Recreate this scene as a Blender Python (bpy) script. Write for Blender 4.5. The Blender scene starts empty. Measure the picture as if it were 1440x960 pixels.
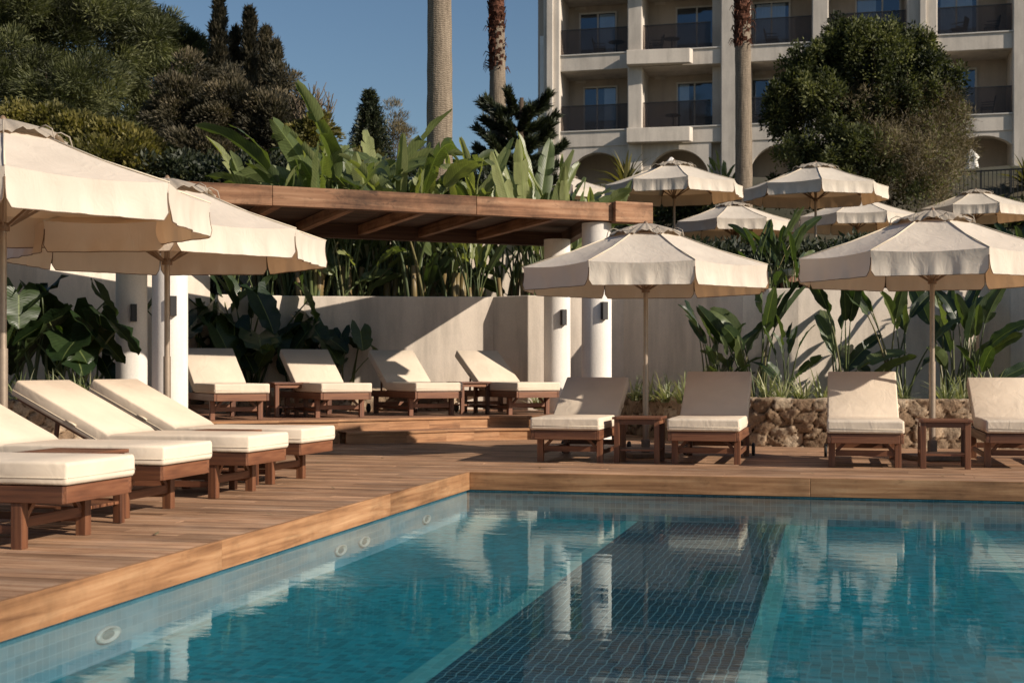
import bpy, math, random
import numpy as np
from mathutils import Vector, Matrix
rad = math.radians
random.seed(7); rng = np.random.default_rng(7)
scn = bpy.context.scene
COL = scn.collection
# ------------------------------------------------------------------ frame of reference
EYE, FPX, HY = 0.92, 1900.0, 521.0
TH = math.atan(455/1900)
ST, CT = math.sin(TH), math.cos(TH)
def cw(lat, d, z=0.0):                      # sideways / forward distance from the viewpoint -> world
    return Vector((-ST*d + CT*lat, CT*d + ST*lat, z))
def pw(px, d, z=0.0): return cw((px-720)/FPX*d, d, z)
def zat(py, d): return EYE + (HY-py)*d/FPX
# ------------------------------------------------------------------ tagging
def tag(o, label=None, cat=None, group=None, kind=None):
    if label: o['label'] = label
    if cat: o['category'] = cat
    if group: o['group'] = group
    if kind: o['kind'] = kind
    return o
def empty(name, loc=(0,0,0), rz=0):
    o = bpy.data.objects.new(name, None); COL.objects.link(o)
    o.location = loc; o.rotation_euler = (0,0,rz); o.empty_display_size = .2
    return o
KIDS = {}
def copy_tree(o, parent=None):
    c = o.copy(); COL.objects.link(c)
    if parent is not None:
        c.parent = parent; KIDS.setdefault(parent.name, []).append(c)
    for ch in list(KIDS.get(o.name, [])): copy_tree(ch, c)
    return c
# ------------------------------------------------------------------ mesh builder
class MB:
    def __init__(s): s.v=[]; s.f=[]; s.g=[]; s.r=[]
    def add(s, vs, fs, g=None, r=None):
        b=len(s.v); s.v += [tuple(p) for p in vs]
        s.f += [tuple(i+b for i in f) for f in fs]
        s.g += [tuple(p) for p in (g if g is not None else vs)]
        s.r += [random.random() if r is None else r]*len(vs)
        return s
    def frame_box(s, c, ax, ay, az, sx, sy, sz, r=None, taper=1.0, pivot=0):
        c=Vector(c); off=Vector((random.uniform(-50,50),)*3)
        vs=[];g=[]
        for k in (-1,1):
            t = taper if k<0 else 1.0
            for j in (-1,1):
                for i in (-1,1):
                    vs.append(c+ax*(i*sx/2*t)+ay*(j*sy/2*t)+az*(k*sz/2))
                    l=[i*sx/2,j*sy/2,k*sz/2]
                    m=max(range(3),key=lambda q:(sx,sy,sz)[q]); l=[l[m]]+[l[q] for q in range(3) if q!=m]
                    g.append(Vector(l)+off)
        fs=[(0,2,3,1),(4,5,7,6),(0,1,5,4),(2,6,7,3),(0,4,6,2),(1,3,7,5)]
        return s.add(vs,fs,g,r)
    def box(s, cx,cy,cz,sx,sy,sz, rz=0, r=None, taper=1.0):
        a=Vector((math.cos(rz),math.sin(rz),0)); b=Vector((-math.sin(rz),math.cos(rz),0))
        return s.frame_box((cx,cy,cz),a,b,Vector((0,0,1)),sx,sy,sz,r,taper)
    def bx(s, x0,x1,y0,y1,z0,z1,r=None): return s.box((x0+x1)/2,(y0+y1)/2,(z0+z1)/2,x1-x0,y1-y0,z1-z0,0,r)
    def bar(s, p, q, w, h, r=None, up=(0,0,1)):
        p=Vector(p);q=Vector(q);a=(q-p);L=a.length;a=a/L;up=Vector(up)
        b=up.cross(a)
        if b.length<1e-4: b=Vector((1,0,0)).cross(a)
        b.normalize(); c=a.cross(b)
        return s.frame_box((p+q)/2,a,b,c,L,w,h,r)
    def tube(s, pts, rr, n=8, cap=True, r=None):
        pts=[Vector(p) for p in pts]; vs=[]; fs=[]; m=len(pts)
        if not hasattr(rr,'__len__'): rr=[rr]*m
        ref=None
        for i,p in enumerate(pts):
            t=(pts[min(i+1,m-1)]-pts[max(i-1,0)]).normalized()
            if ref is None:
                ref=Vector((0,0,1)).cross(t)
                if ref.length<.1: ref=Vector((1,0,0))
            ref=(ref-t*ref.dot(t)).normalized(); b=t.cross(ref)
            for k in range(n):
                a=2*math.pi*k/n; vs.append(p+(ref*math.cos(a)+b*math.sin(a))*rr[i])
        for i in range(m-1):
            for k in range(n):
                k2=(k+1)%n; fs.append((i*n+k,i*n+k2,(i+1)*n+k2,(i+1)*n+k))
        if cap: fs.append(tuple(range(n-1,-1,-1))); fs.append(tuple((m-1)*n+k for k in range(n)))
        return s.add(vs,fs,None,r)
    def lathe(s, prof, c=(0,0,0), n=24, r=None):
        vs=[];fs=[];m=len(prof)
        for (rr,z) in prof:
            for k in range(n):
                a=2*math.pi*k/n; vs.append((c[0]+rr*math.cos(a),c[1]+rr*math.sin(a),c[2]+z))
        for i in range(m-1):
            for k in range(n):
                k2=(k+1)%n; fs.append((i*n+k,i*n+k2,(i+1)*n+k2,(i+1)*n+k))
        fs.append(tuple(range(n-1,-1,-1))); fs.append(tuple((m-1)*n+k for k in range(n)))
        return s.add(vs,fs,None,r)
    def build(s, name, mat, parent=None, smooth=False, bevel=0, loc=None, sharp=None):
        me=bpy.data.meshes.new(name); me.from_pydata(s.v,[],s.f); me.update()
        a=me.attributes.new('grain','FLOAT_VECTOR','POINT'); a.data.foreach_set('vector',np.array(s.g,dtype=np.float32).ravel())
        a=me.attributes.new('rnd','FLOAT','POINT'); a.data.foreach_set('value',np.array(s.r,dtype=np.float32))
        me.materials.append(mat)
        if smooth:
            me.polygons.foreach_set('use_smooth',[True]*len(me.polygons))
            if sharp: me.set_sharp_from_angle(angle=rad(sharp))
        o=bpy.data.objects.new(name,me); COL.objects.link(o)
        if loc is not None: o.location=loc
        if parent is not None: o.parent=parent; KIDS.setdefault(parent.name,[]).append(o)
        if bevel:
            m=o.modifiers.new('bevel','BEVEL'); m.width=bevel; m.segments=2; m.limit_method='ANGLE'; m.angle_limit=rad(40)
        return o
# leaves in bulk ----------------------------------------------------
def nrm(a): return a/np.maximum(np.linalg.norm(a,axis=1,keepdims=True),1e-6)
def leaf_mesh(name, C, D, L, W, R, mat, parent=None, nbias=None):
    n=len(C); D=nrm(D); rv=rng.normal(size=(n,3))
    if nbias is not None: rv=rv*.6+nbias
    S=nrm(np.cross(D,rv)); N=np.cross(S,D)
    L=L[:,None]; W=W[:,None]
    P=np.empty((n,4,3)); P[:,0]=C; P[:,1]=C+D*L*.45+S*W*.5+N*L*.05; P[:,2]=C+D*L-N*L*.08; P[:,3]=C+D*L*.45-S*W*.5+N*L*.05
    me=bpy.data.meshes.new(name); me.vertices.add(n*4); me.loops.add(n*4); me.polygons.add(n)
    me.vertices.foreach_set('co',P.ravel().astype(np.float32)); me.loops.foreach_set('vertex_index',np.arange(n*4,dtype=np.int32))
    me.polygons.foreach_set('loop_start',np.arange(0,n*4,4,dtype=np.int32)); me.update(calc_edges=True)
    a=me.attributes.new('rnd','FLOAT','POINT'); a.data.foreach_set('value',np.repeat(np.clip(R,0,1),4).astype(np.float32))
    me.materials.append(mat); me.validate()
    o=bpy.data.objects.new(name,me); COL.objects.link(o)
    if parent is not None: o.parent=parent; KIDS.setdefault(parent.name,[]).append(o)
    return o
# ------------------------------------------------------------------ materials
class NT:
    def __init__(s,name):
        s.m=bpy.data.materials.new(name); s.m.use_nodes=True; s.t=s.m.node_tree; s.t.nodes.clear()
        s.out=s.n('ShaderNodeOutputMaterial')
    def n(s,t,**k):
        o=s.t.nodes.new(t)
        for a,b in k.items():
            if a.startswith('_'): o.inputs[a[1:].replace('_',' ')].default_value=b
            else: setattr(o,a,b)
        return o
    def l(s,a,b): s.t.links.new(a,b)
    def attr(s,name,out='Fac'): return s.n('ShaderNodeAttribute',attribute_name=name).outputs[out]
    def noise(s,vec=None,scale=5,detail=4,rough=.5,dist=0):
        o=s.n('ShaderNodeTexNoise',_Scale=scale,_Detail=detail,_Roughness=rough,_Distortion=dist)
        if vec is not None: s.l(vec,o.inputs['Vector'])
        return o.outputs['Fac']
    def mapv(s,vec,scale=(1,1,1),loc=(0,0,0),rot=(0,0,0)):
        o=s.n('ShaderNodeMapping'); o.inputs['Scale'].default_value=scale; o.inputs['Location'].default_value=loc; o.inputs['Rotation'].default_value=rot
        s.l(vec,o.inputs['Vector']); return o.outputs['Vector']
    def ramp(s,fac,stops):
        o=s.n('ShaderNodeValToRGB'); e=o.color_ramp.elements
        while len(e)<len(stops): e.new(.5)
        for i,(p,c) in enumerate(stops):
            e[i].position=p; e[i].color=(c if len(c)==4 else (*c,1)) if hasattr(c,'__len__') else (c,c,c,1)
        s.l(fac,o.inputs['Fac']); return o.outputs['Color']
    def mix(s,a,b,fac,mode='MIX'):
        o=s.n('ShaderNodeMix',data_type='RGBA',blend_type=mode)
        for x,i in ((fac,0),(a,6),(b,7)):
            if hasattr(x,'is_linked') or hasattr(x,'links'): s.l(x,o.inputs[i])
            else: o.inputs[i].default_value = x if i==0 else (*x,1)[:4]
        return o.outputs[2]
    def math(s,op,a,b=0.5):
        o=s.n('ShaderNodeMath',operation=op)
        for i,x in enumerate((a,b)):
            if hasattr(x,'links'): s.l(x,o.inputs[i])
            else: o.inputs[i].default_value=x
        return o.outputs[0]
    def bump(s,h,strength=.3,dist=.01,nrm=None):
        o=s.n('ShaderNodeBump',_Strength=strength,_Distance=dist); s.l(h,o.inputs['Height'])
        if nrm is not None: s.l(nrm,o.inputs['Normal'])
        return o.outputs['Normal']
    def bsdf(s,col,rough=.6,bump=None,metal=0,spec=.5,connect=True):
        o=s.n('ShaderNodeBsdfPrincipled'); 
        if hasattr(col,'links'): s.l(col,o.inputs['Base Color'])
        else: o.inputs['Base Color'].default_value=(*col,1)
        if hasattr(rough,'links'): s.l(rough,o.inputs['Roughness'])
        else: o.inputs['Roughness'].default_value=rough
        o.inputs['Metallic'].default_value=metal; o.inputs['Specular IOR Level'].default_value=spec
        if bump is not None: s.l(bump,o.inputs['Normal'])
        if connect: s.l(o.outputs[0],s.out.inputs['Surface'])
        return o
    def obj(s): return s.n('ShaderNodeTexCoord').outputs['Object']
    def pos(s): return s.n('ShaderNodeNewGeometry').outputs['Position']

def wood(name, dark, mid, light, vary=.35, rough=.5, scale=1.0, wear=0, spec=.35, stain=0):
    t=NT(name); g=t.attr('grain','Vector'); r=t.attr('rnd')
    a=t.noise(t.mapv(g,(1.1*scale,26*scale,26*scale)),1,6,.62,.6)
    b=t.noise(t.mapv(g,(.5*scale,5*scale,5*scale)),1.3,3,.5,1.5)
    f=t.math('ADD',t.math('MULTIPLY',a,.65),t.math('MULTIPLY',b,.4))
    c=t.ramp(f,[(.36,dark),(.52,mid),(.70,light)])
    v=t.ramp(r,[(0,1-vary),(1,1+vary*.55)])
    c=t.mix(c,v,1.0,'MULTIPLY')
    if wear:
        w=t.noise(t.mapv(t.pos(),(1.3,5,3)),1.1,6,.65)
        c=t.mix(c,(.47,.34,.25),t.math('MULTIPLY',t.ramp(w,[(.5,0),(.68,1)]),wear))
        st=t.noise(t.pos(),.8,5,.6)
        c=t.mix(c,t.ramp(st,[(.3,.72),(.6,1.06)]),1.0,'MULTIPLY')
    if stain:
        s1_=t.noise(t.pos(),1.7,6,.7); s2_=t.noise(t.mapv(t.pos(),(3,3,9)),1.4,5,.65,1.0)
        c=t.mix(c,t.ramp(s1_,[(.34,1-stain),(.56,1.05)]),1.0,'MULTIPLY'); c=t.mix(c,t.ramp(s2_,[(.30,1-stain*.9),(.42,1.0)]),1.0,'MULTIPLY')
    t.bsdf(c,t.ramp(a,[(.3,rough+.12),(.7,rough-.05)]),t.bump(a,.35,.004),spec=spec)
    return t.m
M={}
M['deck']=wood('deck_wood',(.19,.095,.05),(.41,.235,.135),(.60,.385,.24),.38,.55,1,.4,.2,.25)
M['fascia']=wood('fascia_wood',(.17,.075,.032),(.35,.175,.08),(.52,.30,.155),.25,.5,.8,0,.3,.28)
M['teak']=wood('teak_wood',(.06,.022,.011),(.165,.063,.030),(.28,.125,.062),.35,.42,1,0,.5)
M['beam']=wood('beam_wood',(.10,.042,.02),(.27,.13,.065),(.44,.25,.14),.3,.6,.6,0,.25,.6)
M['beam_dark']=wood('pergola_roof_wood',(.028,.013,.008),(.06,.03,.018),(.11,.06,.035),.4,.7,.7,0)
def plain(name,col,rough=.6,metal=0,spec=.5,nscale=20,amt=.12,bs=.1):
    t=NT(name); n=t.noise(t.obj(),nscale,4,.6)
    c=t.mix(col,t.ramp(n,[(.3,1-amt),(.7,1+amt*.4)]),1.0,'MULTIPLY')
    t.bsdf(c,rough,t.bump(n,bs,.005),metal,spec); return t.m
def stucco(name,col,stain=.25,fine=1):
    t=NT(name); p=t.pos()
    big=t.noise(t.mapv(p,(.7,.7,.5)),1.1,5,.6); st=t.noise(t.mapv(p,(2.5,2.5,.35)),1.0,5,.65)
    fi=t.noise(p,45*fine,4,.6)
    c=t.mix(col,t.ramp(big,[(.3,1-stain*.8),(.62,1.03)]),1.0,'MULTIPLY')
    c=t.mix(c,t.ramp(st,[(.34,1-stain),(.55,1.0)]),1.0,'MULTIPLY')
    c=t.mix(c,t.ramp(fi,[(.3,.93),(.7,1.03)]),1.0,'MULTIPLY')
    t.bsdf(c,.85,t.bump(t.math('ADD',fi,t.math('MULTIPLY',big,3.0)),.35,.006),spec=.2); return t.m
M['wall']=stucco('wall_plaster',(.80,.69,.57),.26)
M['column']=stucco('column_plaster',(.84,.78,.70),.16)
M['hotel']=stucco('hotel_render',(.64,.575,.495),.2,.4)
M['hotel_shade']=stucco('hotel_shaded_render',(.52,.44,.36),.15,.4)  # darker copy of the hotel render, recess and wing shade put into its colour
def fabric(name,col,trans=0.0,tcol=None,wr=.5,ws=6,seam=True,bstr=.5):
    t=NT(name); oi=t.n('ShaderNodeObjectInfo'); vm=t.n('ShaderNodeVectorMath',operation='ADD'); cx=t.n('ShaderNodeCombineXYZ')
    t.l(t.math('MULTIPLY',oi.outputs['Random'],37.0),cx.inputs[0]); t.l(t.math('MULTIPLY',oi.outputs['Random'],11.0),cx.inputs[2]); t.l(t.obj(),vm.inputs[0]); t.l(cx.outputs[0],vm.inputs[1]); o=vm.outputs[0]
    n1=t.noise(t.mapv(o,(1,1.4,.8)),ws,3,.55,.8); n2=t.noise(o,420,2,.5); n3=t.noise(o,2.2,3,.5)
    c=t.mix(col,t.ramp(n3,[(.3,.9),(.7,1.04)]),1.0,'MULTIPLY')
    c=t.mix(c,t.ramp(n2,[(.3,.95),(.7,1.03)]),1.0,'MULTIPLY')
    b=t.bump(t.math('ADD',t.math('MULTIPLY',n1,1.0),t.math('MULTIPLY',n2,.012)),bstr,.03*wr)
    s=t.bsdf(c,.85,b,spec=.15,connect=not trans)
    if trans:
        tr=t.n('ShaderNodeBsdfTranslucent'); tr.inputs['Color'].default_value=(*tcol,1); t.l(b,tr.inputs['Normal'])
        mx=t.n('ShaderNodeMixShader'); mx.inputs[0].default_value=trans
        t.l(s.outputs[0],mx.inputs[1]); t.l(tr.outputs[0],mx.inputs[2]); t.l(mx.outputs[0],t.out.inputs['Surface'])
    return t.m
M['cushion']=fabric('cushion_fabric',(.73,.61,.475),wr=.6,ws=4.2)
M['piping']=fabric('cushion_piping',(.70,.60,.46))
M['canopy']=fabric('canopy_fabric',(.74,.655,.545),.17,(.80,.46,.22),.6,5)
M['trim']=plain('canopy_trim',(.16,.10,.06),.7)
M['strap']=fabric('vent_cap_fabric',(.42,.36,.29),.12,(.5,.36,.22),.6,9)
M['pole']=plain('parasol_pole_metal',(.34,.265,.20),.4,.35)
M['rib']=plain('parasol_rib_wood',(.20,.125,.075),.5)
M['black']=plain('black_metal',(.02,.018,.017),.45)
M['rubber']=plain('dark_rubber',(.02,.018,.016),.7)
M['concrete']=plain('base_concrete',(.20,.17,.145),.9,nscale=30,amt=.3)
M['soil']=plain('soil',(.07,.048,.032),.95,nscale=12,amt=.5,bs=1)
M['whitepl']=plain('white_cloth',(.78,.74,.68),.8); M['ring']=plain('pool_fitting_plastic',(.9,.92,.9),.4); M['lens']=plain('pool_lamp_lens',(.30,.42,.45),.4)
def leafmat(name,stops,trans=.3,rough=.45,tmul=1.6,spec=.5):
    t=NT(name); r=t.attr('rnd'); n=t.noise(t.pos(),1.1,3,.6)
    f=t.math('ADD',t.math('MULTIPLY',r,.75),t.math('MULTIPLY',n,.5))
    c=t.ramp(t.math('SUBTRACT',f,.12),stops)
    s=t.bsdf(c,rough,None,0,spec,False)
    tr=t.n('ShaderNodeBsdfTranslucent'); t.l(t.mix(c,(tmul,tmul*1.05,tmul*.5),1.0,'MULTIPLY'),tr.inputs['Color'])
    mx=t.n('ShaderNodeMixShader'); mx.inputs[0].default_value=trans
    t.l(s.outputs[0],mx.inputs[1]); t.l(tr.outputs[0],mx.inputs[2]); t.l(mx.outputs[0],t.out.inputs['Surface']); return t.m
def blademat(name,dark,mid,light,trans=.3,vein=True):
    t=NT(name); r=t.attr('rnd'); g=t.attr('grain','Vector')
    sx=t.n('ShaderNodeSeparateXYZ'); t.l(g,sx.inputs[0]); u,v=sx.outputs[0],sx.outputs[1]
    c=t.ramp(r,[(0,dark),(.55,mid),(.95,light)])
    ax=t.math('ABSOLUTE',v)
    # side veins run obliquely from midrib
    w=t.math('SINE',t.math('MULTIPLY',t.math('SUBTRACT',u,t.math('MULTIPLY',ax,.10)),150))
    c=t.mix(c,t.ramp(t.math('ADD',t.math('MULTIPLY',w,.5),.5),[(0,.86),(1,1.08)]),1.0,'MULTIPLY')
    mid_=t.ramp(ax,[(.0,1),(.06,0)])
    c=t.mix(c,(.22,.27,.09),t.math('MULTIPLY',mid_,.8))
    n=t.noise(t.mapv(g,(3,1.5,1)),2.5,4,.6)
    c=t.mix(c,t.ramp(n,[(.3,.75),(.7,1.15)]),1.0,'MULTIPLY')
    edge=t.math('MULTIPLY',t.ramp(t.math('ADD',ax,t.math('MULTIPLY',n,.25)),[(1.04,0),(1.14,1)]),.6)
    c=t.mix(c,(.25,.17,.07),edge)
    s=t.bsdf(c,.38,t.bump(w,.12,.006),0,.5,False)
    tr=t.n('ShaderNodeBsdfTranslucent'); t.l(t.mix(c,(1.9,2.0,.7),1.0,'MULTIPLY'),tr.inputs['Color'])
    mx=t.n('ShaderNodeMixShader'); mx.inputs[0].default_value=trans
    t.l(s.outputs[0],mx.inputs[1]); t.l(tr.outputs[0],mx.inputs[2]); t.l(mx.outputs[0],t.out.inputs['Surface']); return t.m
M['banana']=blademat('banana_leaf',(.034,.052,.018),(.10,.13,.045),(.26,.28,.12))
M['ear']=blademat('elephant_ear_leaf',(.012,.026,.010),(.024,.046,.015),(.07,.10,.035))
M['strel']=blademat('strelitzia_leaf',(.020,.036,.015),(.046,.072,.028),(.13,.16,.06))
M['stalk']=leafmat('leaf_stalk',[(.1,(.04,.06,.02)),(.6,(.11,.135,.045)),(.95,(.24,.15,.07))],.1)
M['variegated']=leafmat('variegated_blade',[(.1,(.10,.13,.05)),(.5,(.27,.29,.14)),(.9,(.50,.47,.30))],.25)
M['pine']=leafmat('pine_needles',[(.1,(.013,.014,.006)),(.5,(.060,.070,.024)),(.95,(.20,.205,.08))],.2,.6)
M['cypress']=leafmat('cypress_foliage',[(.1,(.014,.014,.008)),(.5,(.054,.047,.025)),(.95,(.17,.135,.08))],.15,.7)
M['yellowgreen']=leafmat('golden_shrub_leaves',[(.1,(.035,.036,.010)),(.5,(.11,.10,.028)),(.95,(.28,.235,.07))],.3,.6)
M['ficus']=leafmat('bush_leaves',[(.1,(.010,.014,.006)),(.5,(.052,.062,.022)),(.95,(.19,.195,.075))],.25,.6,spec=.25)
M['dry']=leafmat('dry_twig_leaves',[(.1,(.055,.042,.022)),(.5,(.12,.092,.05)),(.95,(.22,.18,.10))],.2,.7)
M['araucaria']=leafmat('araucaria_needles',[(.1,(.010,.016,.008)),(.5,(.034,.044,.020)),(.95,(.11,.115,.05))],.1,.5)
M['under']=leafmat('groundcover_leaves',[(.1,(.008,.012,.006)),(.5,(.025,.034,.014)),(.95,(.07,.075,.03))],.2,.6)
def bark(name,dark,light,rings=True,ringscale=9):
    t=NT(name); p=t.obj(); n=t.noise(t.mapv(p,(6,6,1.2)),2.5,5,.65)
    h=t.n('ShaderNodeTexWave',wave_type='BANDS',bands_direction='Z',_Scale=ringscale,_Distortion=7,_Detail=4)
    h.inputs['Detail Scale'].default_value=2.0; t.l(p,h.inputs['Vector'])
    vz=t.noise(t.mapv(p,(14,14,.8)),2,3,.5)
    f=t.math('ADD',t.math('MULTIPLY',h.outputs['Fac'],.20 if rings else 0),t.math('ADD',t.math('MULTIPLY',n,.5),t.math('MULTIPLY',vz,.35)))
    c=t.ramp(f,[(.25,dark),(.78,light)]); t.bsdf(c,.9,t.bump(f,.8,.03),spec=.2); return t.m
M['palmbark']=bark('palm_bark',(.08,.06,.042),(.34,.275,.205))
M['palmred']=bark('palm_boot_bark',(.03,.013,.008),(.17,.07,.042),True,4)
M['bark']=bark('tree_bark',(.04,.028,.02),(.14,.10,.07),False)
M['twig']=bark('dry_twigs',(.10,.075,.05),(.20,.155,.105),False)
# pool tile ----------------------------------------------------------
def tile(name,col,grout,size=.05,ax=(0,1),amt=.3,gw=.07,wob=.0):
    t=NT(name); p=t.pos()
    if wob:
        nz=t.n('ShaderNodeTexNoise',_Scale=3.2,_Detail=2); t.l(t.mapv(p,(1,2.4,1)),nz.inputs['Vector'])
        v=t.n('ShaderNodeVectorMath',operation='MULTIPLY_ADD'); t.l(nz.outputs['Color'],v.inputs[0]); v.inputs[1].default_value=(wob,wob,0); t.l(p,v.inputs[2]); p=v.outputs[0]
    s=t.n('ShaderNodeSeparateXYZ'); t.l(p,s.inputs[0]); es=[]; ids=[]
    for a in ax:
        q=t.math('DIVIDE',s.outputs[a],size); fr=t.math('FRACT',q); ids.append(t.math('FLOOR',q))
        es.append(t.math('LESS_THAN',fr,gw))
    g=t.math('MAXIMUM',es[0],es[1])
    cb=t.n('ShaderNodeCombineXYZ'); t.l(ids[0],cb.inputs[0]); t.l(ids[1],cb.inputs[1])
    wn=t.n('ShaderNodeTexWhiteNoise'); t.l(cb.outputs[0],wn.inputs['Vector'])
    c=t.mix(col,t.ramp(wn.outputs['Value'],[(0,1-amt),(1,1+amt)]),1.0,'MULTIPLY')
    n=t.noise(t.pos(),.9,4,.6); c=t.mix(c,t.ramp(n,[(.3,.75),(.7,1.15)]),1.0,'MULTIPLY')
    c=t.mix(c,grout,g)
    t.bsdf(c,.4,None,spec=.2); return t.m
M['tile_teal']=tile('pool_tile_teal',(.022,.42,.48),(.09,.50,.55),gw=.08,wob=.035)
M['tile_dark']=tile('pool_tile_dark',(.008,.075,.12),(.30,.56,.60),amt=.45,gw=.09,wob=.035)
M['tile_light']=tile('pool_tile_light',(.17,.62,.60),(.28,.68,.66),amt=.15,wob=.035)
M['tile_wall_x']=tile('pool_tile_side',(.36,.60,.70),(.42,.65,.74),ax=(1,2),amt=.06,gw=.06)
M['tile_wall_y']=tile('pool_tile_back',(.30,.42,.47),(.45,.55,.58),ax=(0,2),amt=.2,gw=.08)
def water():
    t=NT('pool_water'); p=t.pos()
    a=t.noise(t.mapv(p,(.8,2.6,1),rot=(0,0,TH)),2.4,3,.55,.3); b=t.noise(t.mapv(p,(2.2,6.0,1),rot=(0,0,TH)),5.0,3,.5,.2)
    h=t.math('ADD',t.math('MULTIPLY',a,1.0),t.math('MULTIPLY',b,.16))
    bp=t.bump(h,1.0,.0012)
    fr=t.n('ShaderNodeFresnel',_IOR=1.33); t.l(bp,fr.inputs['Normal'])
    tr=t.n('ShaderNodeBsdfTransparent'); tr.inputs['Color'].default_value=(.80,.93,.95,1)
    gl=t.n('ShaderNodeBsdfGlossy',_Roughness=.0); gl.inputs['Color'].default_value=(.82,.96,1,1); t.l(bp,gl.inputs['Normal'])
    mx=t.n('ShaderNodeMixShader'); t.l(t.math('MULTIPLY',fr.outputs[0],.72),mx.inputs[0]); t.l(tr.outputs[0],mx.inputs[1]); t.l(gl.outputs[0],mx.inputs[2])
    t.l(mx.outputs[0],t.out.inputs['Surface']); return t.m
M['water']=water()
def glass(name,tint,trans,rough=.02,mixf=.45):
    t=NT(name); tr=t.n('ShaderNodeBsdfTransparent'); tr.inputs['Color'].default_value=(*trans,1)
    p=t.n('ShaderNodeBsdfPrincipled'); p.inputs['Base Color'].default_value=(*tint,1); p.inputs['Roughness'].default_value=rough
    mx=t.n('ShaderNodeMixShader'); mx.inputs[0].default_value=mixf; t.l(tr.outputs[0],mx.inputs[1]); t.l(p.outputs[0],mx.inputs[2]); t.l(mx.outputs[0],t.out.inputs['Surface']); return t.m
M['railglass']=glass('balcony_smoked_glass',(.05,.047,.05),(.72,.68,.66),.05,.22)
M['winglass']=glass('window_glass',(.015,.04,.075),(.55,.66,.78),.03,.38)
def winglass():
    t=NT('window_glass'); tr=t.n('ShaderNodeBsdfTransparent'); tr.inputs['Color'].default_value=(.7,.8,.9,1)
    g=t.n('ShaderNodeBsdfGlossy',_Roughness=.03); g.inputs['Color'].default_value=(.30,.37,.46,1)
    mx=t.n('ShaderNodeMixShader'); mx.inputs[0].default_value=.30; t.l(tr.outputs[0],mx.inputs[1]); t.l(g.outputs[0],mx.inputs[2]); t.l(mx.outputs[0],t.out.inputs['Surface']); return t.m
M['winglass']=winglass()
M['frame']=plain('window_frame_paint',(.62,.58,.52),.5)
M['curtain']=fabric('curtain_fabric',(.92,.92,.90),wr=2,ws=3)
M['dim']=plain('room_shade_tone',(.02,.025,.03),.9)  # near-black colour standing in for the shade of an unlit room
def stone():
    t=NT('dry_stone'); r=t.attr('rnd'); g=t.pos(); n=t.noise(g,9,6,.7); n2=t.noise(g,38,4,.65)
    c=t.ramp(r,[(0,(.035,.024,.016)),(.08,(.22,.15,.095)),(.5,(.36,.25,.16)),(1,(.52,.41,.29))])
    c=t.mix(c,t.ramp(n,[(.3,.55),(.65,1.15)]),1.0,'MULTIPLY'); c=t.mix(c,t.ramp(n2,[(.3,.75),(.7,1.1)]),1.0,'MULTIPLY')
    t.bsdf(c,.9,t.bump(t.math('ADD',n,t.math('MULTIPLY',n2,.4)),.9,.02),spec=.15); return t.m
M['stone']=stone()
def ground():
    t=NT('ground_earth'); n=t.noise(t.pos(),.3,6,.7); c=t.ramp(n,[(.3,(.03,.032,.015)),(.7,(.10,.08,.05))]); t.bsdf(c,.95,t.bump(n,.5,.05)); return t.m
M['ground']=ground()
# ================================================================== SETTING
GROUND_Z=-.75
b=MB(); n=6; S=2500
b.add([(-S,-S,GROUND_Z),(S,-S,GROUND_Z),(S,S,GROUND_Z),(-S,S,GROUND_Z)],[(0,1,2,3)])
tag(b.build('ground',M['ground']),kind='structure')
PX,PY,WZ,FZ=-3.23,11.84,-.17,-.41
# deck boards: real planks with gaps
b=MB(); y=1.0; W=.118
while y<20.5:
    x=-15+random.uniform(0,2)
    x_end = PX-.012 if y<PY-.05 else 15
    while x<x_end:
        L=random.uniform(2.2,4.2); x1=min(x+L,x_end)
        if x_end-x1<.3: x1=x_end
        y1=min(y+W,PY-.002) if y<PY-.05 else y+W
        b.bx(x,x1-.004,max(y,0)+.0035,y1-.0035,-.03,random.uniform(-.0012,.0012)); x=x1
    y+=W
    if PY-.05>y-W and y>PY-.05 : y=PY+.012
tag(b.build('deck',M['deck'],bevel=.002),kind='structure')
b=MB(); b.bx(-15,PX-.06,-4,PY+.06,-.6,-.05); b.bx(-15,15,PY+.062,20.6,-.6,-.05)
tag(b.build('deck_substructure',M['rubber']),kind='structure')
# pool
b=MB(); zt=WZ-.0
def wl(mat,name,vs): tag(MB().add(vs,[(0,1,2,3)]).build(name,mat),kind='structure')
XE=14; Y0=-3
wl(M['tile_wall_x'],'pool_wall_side',[(PX-.035,Y0,FZ),(PX-.035,PY+.035,FZ),(PX-.035,PY+.035,WZ+.004),(PX-.035,Y0,WZ+.004)])
wl(M['tile_wall_y'],'pool_wall_back',[(PX-.035,PY+.035,FZ),(XE,PY+.035,FZ),(XE,PY+.035,WZ+.004),(PX-.035,PY+.035,WZ+.004)])
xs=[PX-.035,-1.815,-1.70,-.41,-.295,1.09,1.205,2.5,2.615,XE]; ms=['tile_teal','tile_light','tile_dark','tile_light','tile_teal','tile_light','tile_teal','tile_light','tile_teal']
YB=PY+.035
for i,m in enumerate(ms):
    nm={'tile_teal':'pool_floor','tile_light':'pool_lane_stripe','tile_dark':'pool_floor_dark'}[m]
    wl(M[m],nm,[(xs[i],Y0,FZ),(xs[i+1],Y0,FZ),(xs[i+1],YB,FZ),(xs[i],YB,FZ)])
tag(MB().add([(PX-.034,Y0,WZ),(XE,Y0,WZ),(XE,PY+.034,WZ),(PX-.034,PY+.034,WZ)],[(0,1,2,3)]).build('pool_water',M['water']),kind='structure')
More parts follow.
